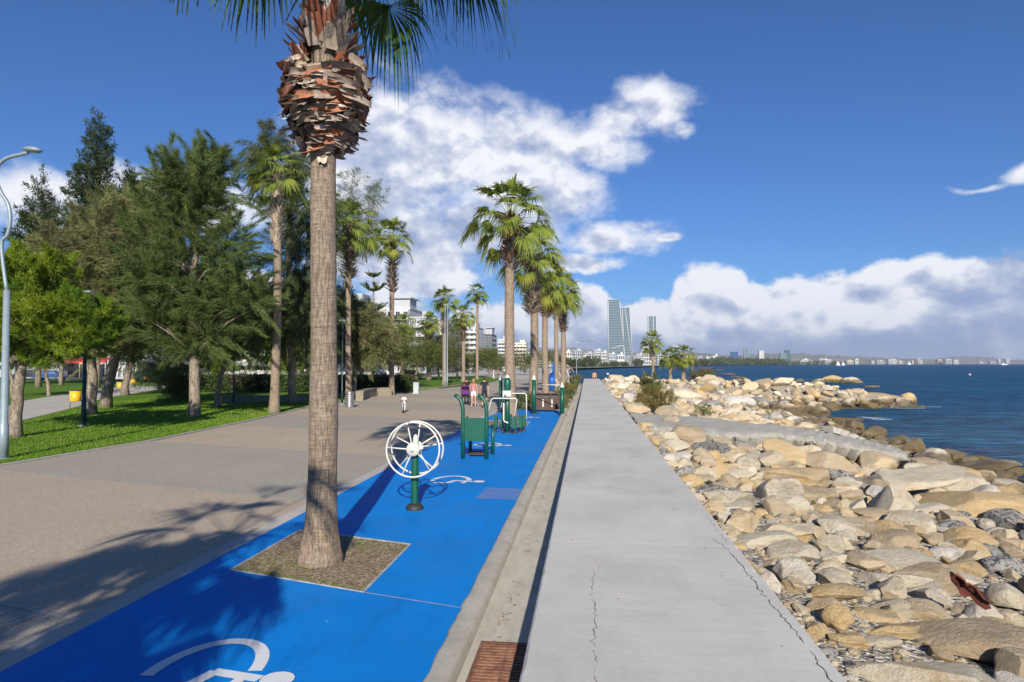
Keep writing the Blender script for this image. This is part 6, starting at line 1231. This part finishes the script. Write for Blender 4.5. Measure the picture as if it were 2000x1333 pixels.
# ------------------------------------------------------------ buildings
def win_obj(parent, w, h, loc, mesh={}):
    k = (round(w, 2), round(h, 2))
    if k not in mesh:
        b = MB(); b.cur = 0; b.box((0, -.03, 0), (w, .05, h)); b.cur = 1
        for q in ((-w/2, 0, .08, h), (w/2, 0, .08, h), (0, 0, .05, h)): b.box((q[0], -.065, 0), (q[2], .02, q[3]))
        for q in (-h/2, h/2): b.box((0, -.07, q), (w+.1, .03, .08))
        o = b.build('window', ['window_glass', 'wall_white']); mesh[k] = o; C.objects.unlink(o)
    o = mesh[k].copy(); C.objects.link(o); o.parent = parent; o.location = loc; return o
def block(label, px0, px1, ptop, Y, wall, floors, bays, balc=True, depth=14, name='apartment_block', cat='building', group=None, roofbox=True, rz=0, z0=0, terr=None, ribbon=False, glassy=None):
    x0 = A(px0, 700, Y)[0]; x1 = A(px1, 700, Y)[0]; zt = A((px0+px1)/2, ptop, Y)[1]; W = x1-x0; root = thing(name, label, cat, ((x0+x1)/2, Y, z0), rz, group); H = zt-z0
    b = MB(); b.box((0, depth/2, H/2), (W, depth, H)); b.box((0, depth/2, H+.2), (W+.3, depth+.3, .4))
    if roofbox: b.box((W*.15, depth/2, H+1.2), (W*.35, depth*.4, 1.8))
    b.build('wall', wall, root); fh = H/floors; bw = W/bays
    for f in range(floors):
        z = fh*(f+.5)
        if ribbon: bb = MB(); bb.box((0, -.04, z), (W*.94, .1, fh*.5)); bb.build('window_band', glassy or 'window_glass', root); continue
        for k in range(bays):
            if f == 0 and floors > 3 and balc and k % 2: continue
            win_obj(root, bw*.55, fh*.62, (-W/2+bw*(k+.5), 0, z-.05*fh))
    if not ribbon:      # side windows
        for f in range(floors):
            for k in range(3):
                for s in (-1, 1):
                    o = win_obj(root, depth/3*.4, fh*.5, (s*W/2, depth*(k+.5)/3, fh*(f+.55))); o.rotation_euler = (0, 0, math.pi/2 if s > 0 else -math.pi/2)
    if balc:
        for f in range(1, floors):
            g_ = MB(); z = fh*f; a = -W*.48 if (f+len(label)) % 2 or True else 0; g_.box((0, -.75, z), (W*.98, 1.5, .16)); g_.box((0, -1.46, z+.5), (W*.98, .06, .75)); bl = g_.build('balcony', wall if floors % 2 else 'wall_white', root)
            for k in (0, bays//2, bays):
                dv = MB(); dv.box((-W*.49+W*.98*k/bays, -.72, z+fh*.45), (.14, 1.4, fh*.9-.1)); dv.build('balcony_divider', wall, bl)
    if terr: tb = MB(); tb.box((W*.2, depth*.4, H+1.6), (W*.5, depth*.5, 2.6)); tb.box((W*.2, depth*.4, H+3.1), (W*.6, depth*.6, .35)); tb.build('penthouse', terr, root)
    return root
block('white and grey apartment block with a rounded roof above the tamarisks', 722, 800, 604, 175, 'wall_white', 6, 5, terr='wall_grey'); block('glass balconied apartment block right of the white one behind shaggy palms', 802, 832, 622, 170, 'wall_grey', 6, 3); block('bluish apartment block top beside the big palm trunk', 655, 704, 588, 150, 'wall_grey', 7, 4)
block('pinkish apartment block behind the double lamp post', 840, 868, 640, 190, 'wall_pink', 6, 3); block('white block with stacked square balconies right of the slim palms', 909, 934, 641, 260, 'wall_white', 8, 3); block('dark office block beside the white balconied one', 936, 961, 655, 275, 'wall_dark', 7, 3, False, terr='wall_grey', roofbox=False)
block('white slim tower block with a scalloped top left of the tall palm trunk', 973, 991, 664, 380, 'wall_white', 8, 3); block('white stepped apartment block right of the tall palm trunk', 1003, 1028, 671, 400, 'wall_cream', 7, 4)
gs = 'street buildings behind the park'
for i, (a, b_, tp, Y, wl, fl_, lab) in enumerate(((-90, 30, 640, 112, 'wall_grey', 4, 'grey street building at the far left edge'), (34, 120, 705, 104, 'wall_grey', 2, 'low grey building left of the red awning'), (124, 215, 690, 108, 'wall_cream', 2, 'cafe building with a red awning behind the yellow bins'), (220, 268, 712, 100, 'wall_white', 1, 'small white kiosk right of the red awning'), (272, 360, 650, 125, 'wall_white', 4, 'white street building behind the young dark pine'), (365, 450, 640, 128, 'wall_grey', 4, 'grey street building behind the largest casuarina'),
                                          (455, 560, 655, 130, 'wall_cream', 4, 'cream street building behind the tan-necked palm'), (566, 650, 640, 132, 'wall_white', 4, 'white street building behind the big palm trunk'))): block(lab, a, b_, tp, Y, wl, fl_, 5, fl_ > 2, 12, 'street_building', 'building', gs)
def awning():
    x, y = A(185, 700, 106)[0], 106; t = thing('awning', 'faded red cafe awning behind the yellow bins', 'awning', (x, y-3.5, 0)); w = 4.6; b = MB(); b.add([(-w, 3.3, 3.5), (w, 3.3, 3.5), (w, 0, 2.9), (-w, 0, 2.9), (-w, 0, 2.55), (w, 0, 2.55)], [(0, 1, 2, 3), (3, 2, 5, 4)]); b.add([(-w, 3.3, 3.46), (w, 3.3, 3.46), (w, 0.03, 2.86), (-w, .03, 2.86)], [(3, 2, 1, 0)]); b.build('canopy', 'awning_red', t)
    for s in (-1, 0, 1): MB().tube([(s*(w-.1), .1, 0), (s*(w-.1), .1, 2.85)], .05, 6).build('pole', 'white_metal', t)
awning()
def low_wall(p0, p1, h, lab, mat='wall_white'):
    a, b_ = Vector((*p0, 0)), Vector((*p1, 0)); L_ = (b_-a).length; o = MB().box((L_/2, 0, h/2), (L_, .25, h)).box((L_/2, 0, h+.04), (L_+.1, .33, .08)).build('low_wall', mat); o.location = a; o.rotation_euler = (0, 0, math.atan2(b_.y-a.y, b_.x-a.x)); tag(o, lab, 'wall', 'low white walls along the street')
low_wall((-46, 76), (-20, 66.5), 1.5, 'long low white wall behind the hedges')
gc = 'cars parked along the street'
def car(px, Y, mat, lab, z=.03):
    x = A(px, 730, Y)[0]; t = thing('parked_car', lab, 'car', (x, Y, z), rnd.uniform(-.1, .1) + .28, gc); prof = [(-2.1, .35), (-2.1, .75), (-1.9, .85), (-1.45, .92), (-.95, 1.42), (.55, 1.45), (1.15, .95), (1.95, .82), (2.1, .6), (2.1, .35)]; n = len(prof)
    V = [(x_, s*(.86 if z_ < 1 else .68), z_) for s in (-1, 1) for x_, z_ in prof]; b = MB(); b.add(V, [tuple(range(n)), tuple(range(n, 2*n))[::-1]] + [((i+1) % n, i, n+i, n+(i+1) % n) for i in range(n)]); b.build('body', mat, t)
    for s in (-1, 1): g_ = MB(); g_.add([(-1.25, s*.80, .96), (-.85, s*.71, 1.36), (.5, s*.71, 1.39), (.95, s*.80, .96)], [(0, 1, 2, 3)] if s < 0 else [(3, 2, 1, 0)]); g_.build('window', 'window_glass', t)
    for xx in (-1.35, 1.35):
        for s in (-1, 1): w = MB(); w.tube([(xx, s*.70, .33), (xx, s*.89, .33)], .33, 14); ww = w.build('wheel', 'black_rubber', t); MB().tube([(xx, s*.89, .33), (xx, s*.90, .33)], .19, 10).build('rim', 'steel', ww)
for px, Y, mt, lab in ((60, 96, 'car_dark', 'dark car left of the red awning'), (98, 92, 'car_blue', 'blue car below the red awning'), (286, 88, 'car_silver', 'silver car behind the farthest yellow bin'), (318, 90, 'car_white', 'white car left of the largest casuarina trunk'), (402, 93, 'car_silver', 'silver car right of the largest casuarina trunk'), (448, 95, 'car_blue', 'blue car seen under the slim leaning trunk'), (500, 97, 'car_white', 'white car above the long white wall'), (556, 98, 'car_dark', 'dark car above the white wall near the big trunk'), (592, 99, 'car_red', 'red car beside the big palm trunk'),
                       (690, 103, 'car_silver', 'silver car right of the big palm trunk'), (722, 104, 'car_dark', 'dark car behind the tiered pine'), (748, 105, 'car_white', 'white car behind the bench palm'), (803, 108, 'car_dark', 'dark car between the bench palm and the tamarisk')): car(px, Y, mt, lab)
gz = 'white parasols of a beach cafe'
for px, py, w, lab in ((905, 728, 8, 'leftmost white cafe parasol'), (943, 727, 8, 'white cafe parasol right of the slender palm'), (958, 729, 7, 'white cafe parasol left of the figure in white')):
    Y = 150; x, z = A(px, py, Y); t = thing('parasol', lab, 'parasol', (x, Y, 0), 0, gz); r = w/FPX*Y*1.1; MB().lathe([(r, 2.5), (r*.5, 2.95), (0, 3.15)], n=8, smooth=False).build('canopy', 'sail_white', t); MB().tube([(0, 0, 0), (0, 0, 3.1)], .04, 6).build('pole', 'white_metal', t)

# towers across the bay
def tower(label, px0b, px1b, px0t, px1t, pt, Y, floors, glass, wall, depth=.6, kink=None, fins=0, name='glass_tower', group=None):
    x0, x1 = A(px0b, 700, Y)[0], A(px1b, 700, Y)[0]; y0, y1 = A(px0t, 700, Y)[0], A(px1t, 700, Y)[0]; H = A((px0b+px1b)/2, pt, Y)[1]; cx = (x0+x1)/2; t = thing(name, label, 'tower', (cx, Y, 0), 0, group); D = (x1-x0)*depth
    def at_(u): return (x0*(1-u)+y0*u-cx, x1*(1-u)+y1*u-cx)
    b = MB(); V = []; n = 12
    for i in range(n+1): u = i/n; a, c = at_(u); V += [(a, 0, H*u), (c, 0, H*u), (c, D, H*u), (a, D, H*u)]
    b.add(V, [(i*4+k, i*4+(k+1) % 4, (i+1)*4+(k+1) % 4, (i+1)*4+k) for i in range(n) for k in range(4)] + [(n*4, n*4+1, n*4+2, n*4+3)]); b.build('curtain_wall', glass, t)
    s = MB(); o_ = 1.0
    for f in range(1, floors+1):
        u = f/floors; a, c = at_(u); s.box(((a+c)/2, D/2, H*u-.4), (c-a+2*o_, D+2*o_, H/floors*.20))
    s.build('floor_slabs', 'wall_grey' if wall == 'wall_white' else wall, t); fr = MB(); rr = max(.8, (x1-x0)*.02)
    for u0, s0, u1, s1 in (kink or ((0, 0, 1, 0), (0, 1, 1, 1))): a0, c0 = at_(u0); a1, c1 = at_(u1); fr.tube([(a0+(c0-a0)*s0, -o_-.5, H*u0), (a1+(c1-a1)*s1, -o_-.5, H*u1)], rr, 6)
    fr.build('frame', wall, t); return t, H, D
gt_ = 'glass towers across the bay'
t, H, D = tower('tallest glass tower with white slabs and a slanting white rib', 1188, 1222, 1188.5, 1210, 586, 1700, 40, 'tower_glass', 'wall_white', .7, ((0, 0, .98, 0), (.28, 1, .97, 1), (.24, 0, .30, .98), (.30, .98, 0, 1)), group=gt_)
MB().lathe([(.6, 0), (.3, 9)], ((0), D/2, H), 6).build('mast', 'steel', t)
tower('lower leaning glass tower joined to the right of the tallest', 1219, 1236, 1210, 1230, 601, 1730, 37, 'tower_glass', 'wall_white', .8, ((0, 0, 1, .3), (0, .95, 1, .55), (0, 1, 1, 1)), group=gt_)
tower('slender unfinished white tower right of the low rock palms', 1266.5, 1283.5, 1267, 1282, 618, 1900, 36, 'teal_glass', 'wall_white', .8, ((0, 0, 1, 0), (0, .62, 1.1, .62), (0, 1, 1.08, 1)), group=gt_)
tower('blue glass office tower on the far shore', 1428, 1441, 1428, 1441, 687.5, 3000, 14, 'blue_glass', 'blue_glass', .7, name='office_tower', group='far shore towers'); tower('grey far tower with a round top sign right of the blue one', 1453.5, 1464, 1454, 1464, 682, 3100, 16, 'teal_glass', 'wall_grey', .7, name='office_tower', group='far shore towers'); tower('white far tower with a dark top', 1483, 1492, 1483, 1492, 685, 3100, 14, 'wall_white', 'wall_white', .8, name='office_tower', group='far shore towers')
tower('low glass far tower, left of the pair', 1524, 1535, 1526, 1534, 690, 3200, 12, 'teal_glass', 'wall_grey', .8, name='office_tower', group='far shore towers'); tower('teal far tower, right of the pair', 1536, 1546, 1534, 1542, 684, 3250, 14, 'teal_glass', 'teal_glass', .8, name='office_tower', group='far shore towers')
def oval():
    Y = 2100; x = A(1318, 700, Y)[0]; t = thing('domed_building', 'oval domed glass building right of the low rock palms', 'building', (x, Y, 0)); H = A(1318, 677, Y)[1]; w = 13/FPX*Y; pts = [(-w*math.cos(a)**.8 if a < 1.57 else w*abs(math.cos(a))**.8, H*math.sin(a)) for a in [R(q) for q in range(0, 181, 12)]]
    n = len(pts); V = [(px_, 0, pz) for px_, pz in pts] + [(px_, 26, pz) for px_, pz in pts]; b = MB(); b.add(V, [tuple(range(n))[::-1], tuple(range(n, 2*n))] + [(i, i+1, n+i+1, n+i) for i in range(n-1)]); b.build('glass_body', 'teal_glass', t); f = MB(); f.tube([(p[0]*1.03, -.5, p[1]*1.02) for p in pts], 1.6, 6); f.build('arch', 'wall_white', t)
    f = MB()
    for k in range(1, 9): z = H*k/9.5; ww = w*math.sqrt(max(0, 1-(z/H)**2))*.95; f.box((0, -.4, z), (2*ww, .8, 1.0))
    f.build('floor_slabs', 'wall_grey', t)
oval()
def crane(px, Y, top, jib0, jib1, lab):
    x, H = A(px, top, Y); t = thing('tower_crane', lab, 'crane', (x, Y, 0), 0, 'cranes on the skyline'); a = A(jib0, top, Y)[0]-x; c = A(jib1, top, Y)[0]-x; w = .9; b = MB()
    for s, q in ((-w, -w), (w, -w), (w, w), (-w, w)): b.tube([(s, q, 0), (s, q, H)], .32, 4)
    for i in range(int(H/4)): b.tube([(-w, -w, i*4), (w, -w, i*4+4)], .2, 4)
    b.build('mast', 'pole_grey', t); b = MB(); b.tube([(a, 0, H), (c, 0, H)], .5, 4); b.tube([(a, 0, H), (0, 0, H+6), (c*.8, 0, H)], .25, 4); b.box((a*.9, 0, H-1.5), (3, 2, 3)); b.build('jib', 'pole_grey', t)
crane(1133, 1000, 667, 1128, 1160, 'dark crane with a long thin jib left of the tall glass tower'); crane(1122, 900, 672, 1119, 1124, 'thin mast beside the palm row') if False else None
# town across the bay: every block of its own
gw = 'pale blocks of the town across the bay'
def town():
    r = random.Random(44); protos = []
    for k, (wl, fl_) in enumerate((('wall_white', 4), ('wall_cream', 3), ('wall_white', 6), ('wall_grey', 5), ('wall_pink', 3), ('wall_white', 2))):
        W, H, Dp = 10.0, fl_*3.2, 8.0; b = MB(); b.box((0, Dp/2, H/2), (W, Dp, H)); b.box((0, Dp/2, H+.15), (W+.3, Dp+.3, .3)); b.box((1.5, Dp/2, H+1), (3, 3, 1.6)); w = b.build('wall', wl); g_ = MB()
        for f in range(fl_):
            for q in range(4): g_.box((-W/2+W*(q+.5)/4, -.05, 3.2*(f+.5)), (1.5, .12, 1.9))
        g = g_.build('window_rows', 'window_glass'); s_ = MB()
        for f in range(1, fl_): s_.box((0, -.6, 3.2*f), (W, 1.2, .5))
        s = s_.build('balconies', wl) if fl_ > 2 else None; protos.append((w, g, s, H))
        for o in (w, g, s):
            if o: C.objects.unlink(o)
    def put(px, Y, wpx, ptop, k, lab, name='town_block'):
        w, g, s, H = protos[k]; x = A(px, 700, Y)[0]; sx = wpx/FPX*Y/10; sz = max(.2, A(px, ptop, Y)[1]/H); t = thing(name, lab, 'building', (x, Y, 0), r.uniform(-.12, .12), gw); t.scale = (sx, max(1, sx), sz)
        for o in (w, g, s):
            if o: c = o.copy(); C.objects.link(c); c.parent = t
    for px, Y, wp, tp, k, lab in ((1108, 800, 16, 688, 1, 'pale block at the left end of the bay front'), (1128, 820, 18, 685, 3, 'long grey terraced block on the bay front below the crane'), (1150, 840, 20, 690, 3, 'grey building with sloping glass front on the bay'), (1168, 900, 14, 684, 2, 'white block left of the tall glass tower'), (1180, 950, 12, 688, 0, 'white block hugging the left foot of the tall glass tower'), (1196, 1000, 12, 691, 0, 'white villa in front of the tall glass tower'), (1212, 1020, 14, 694, 5, 'low white villa at the foot of the tall glass tower'), (1226, 1030, 10, 697, 3, 'dark low block at the right foot of the glass towers'), (1250, 1100, 14, 692, 2, 'white block right of the glass towers'), (1262, 1500, 16, 672, 2, 'white building at the foot of the unfinished tower'), (1290, 1400, 14, 694, 0, 'white block behind the bushy rock palm'), (1326, 1250, 14, 696, 2, 'white block below the oval domed building'), (1341, 1300, 14, 699, 5, 'low white block right of the domed building'), (1398, 1650, 20, 699, 0, 'wide white block left of the blue tower'), (1415, 1750, 12, 702, 5, 'low white block next to the wide one'), (1060, 760, 14, 690, 1, 'cream block behind the palm row'), (1040, 700, 12, 694, 5, 'low block between two palm trunks'), (960, 500, 10, 694, 1, 'cream block below the dark office block')):
        put(px, Y, wp, tp, k, lab)
    for i in range(50):
        px = r.uniform(1360, 1985); Y = np.interp(px, [1360, 1450, 1600, 2000], [1900, 2600, 3300, 4900])+r.uniform(0, 400); put(px, Y, r.uniform(4, 13), r.uniform(702, 707.5), r.choice((0, 0, 1, 2, 3, 4, 5)), 'small pale block of the far shore front')
    for i in range(46):
        px = r.uniform(1100, 1420); Y = r.uniform(1500, 2600); put(px, Y, r.uniform(5, 12), r.uniform(696, 704), r.choice((0, 1, 2, 3, 5)), 'small block of the town behind the bay trees')
    for i in range(26):
        px = r.uniform(1030, 1180); Y = r.uniform(620, 1000); put(px, Y, r.uniform(6, 13), r.uniform(693, 703), r.choice((0, 1, 3, 5)), 'small block seen between the palm row and the glass tower')
town()
# boats
gbo = 'boats on the bay'
def boat(px, Y, L_, sail, lab):
    x = A(px, 700, Y)[0]; t = thing('sailboat' if sail else 'motor_ship', lab, 'boat', (x, Y, -1.2), rnd.uniform(-.3, .3), gbo); h = L_*.12; b = MB(); V = []
    for u, w in ((-.5, .6), (-.2, 1), (.2, .9), (.5, .05)): V += [(u*L_, -w*L_*.13, h), (u*L_, w*L_*.13, h), (u*L_*.95, w*L_*.08, -.3), (u*L_*.95, -w*L_*.08, -.3)]
    b.add(V, [(i*4+k, i*4+(k+1) % 4, (i+1)*4+(k+1) % 4, (i+1)*4+k) for i in range(3) for k in range(4)] + [(0, 3, 2, 1), (12, 13, 14, 15)]); b.build('hull', 'sail_white', t)
    if sail:
        MB().tube([(0, 0, h), (0, 0, L_*1.25)], L_*.01, 6).build('mast', 'steel', t); s = MB(); s.add([(0, 0, h*1.6), (-L_*.42, .4, h*1.6), (0, 0, L_*1.2), (.0, .12, h*1.6), (-L_*.42, .5, h*1.6), (0, .12, L_*1.2)], [(0, 1, 2), (5, 4, 3)]); s.build('sail', 'sail_white', t); s = MB(); s.add([(.05*L_, 0, h*1.4), (L_*.45, 0, h*1.2), (.02*L_, 0, L_*1.0), (.05*L_, .1, h*1.4), (L_*.45, .1, h*1.2), (.02*L_, .1, L_*1.0)], [(0, 1, 2), (5, 4, 3)]); s.build('jib_sail', 'sail_white', t)
    else: b = MB(); b.box((-L_*.15, 0, h+L_*.06), (L_*.4, L_*.18, L_*.12)); b.box((-L_*.2, 0, h+L_*.16), (L_*.2, L_*.14, L_*.08)); b.tube([(-L_*.1, 0, h), (-L_*.1, 0, L_*.45)], L_*.012, 6); b.build('cabin', 'wall_white', t)
boat(1637, 1500, 9, True, 'left white sailboat on the bay'); boat(1647, 1550, 7.5, True, 'right white sailboat, smaller'); boat(1961, 2300, 20, False, 'motor ship near the right edge of the horizon'); boat(1776, 2600, 12, True, 'tiny sailboat far across the bay')
def buoy(px, py, lab, mat): x, y = G(px, py, -1.15); t = thing('buoy', lab, 'buoy', (x, y, -1.2)); MB().lathe([(0, -.2), (.35, -.1), (.42, .1), (.3, .35), (.1, .5), (0, .55)], n=14).build('float', mat, t); MB().tube([(0, 0, .5), (0, 0, .8)], .03, 6).build('ring_post', 'steel', t)
buoy(1894, 733, 'small pink buoy on the open water', 'buoy_pink'); buoy(1187, 731.5, 'small white buoy right of the seated person', 'sail_white')
# low reef in front of the bay
for i, (px, py, w) in enumerate(((1402, 723, 30), (1415, 731, 34), (1432, 736, 30), (1385, 719, 20), (1448, 738, 16))):
    x, y = G(px, py, -1.1); d = math.hypot(x, y); put_rock('reef_rock', 'low brown reef rock awash off the breakwater', (x, y, -1.25), (w/FPX*d, w/FPX*d*1.3, .9 + .2*(i % 2)), (0, 0, .3*i), BR, RM[i], 'reef rocks')

# ------------------------------------------------------------ air
def haze():
    b = MB(); b.box((0, 9400, 190), (38800, 19400, 400)); o = b.build('haze', 'wall_white'); o.data.materials.clear()
    m = bpy.data.materials.new('haze_air'); m.use_nodes = True; N = m.node_tree.nodes; N.clear(); v = N.new('ShaderNodeVolumePrincipled'); v.inputs['Color'].default_value = (.62, .72, .92, 1); v.inputs['Density'].default_value = HAZE; v.inputs['Anisotropy'].default_value = 0.0
    ou = N.new('ShaderNodeOutputMaterial'); m.node_tree.links.new(v.outputs[0], ou.inputs['Volume']); o.data.materials.append(m); struct(o, 'stuff')
    try: m.cycles.homogeneous_volume = True
    except Exception: pass
HAZE = 7.5e-5
if HAZE: haze()
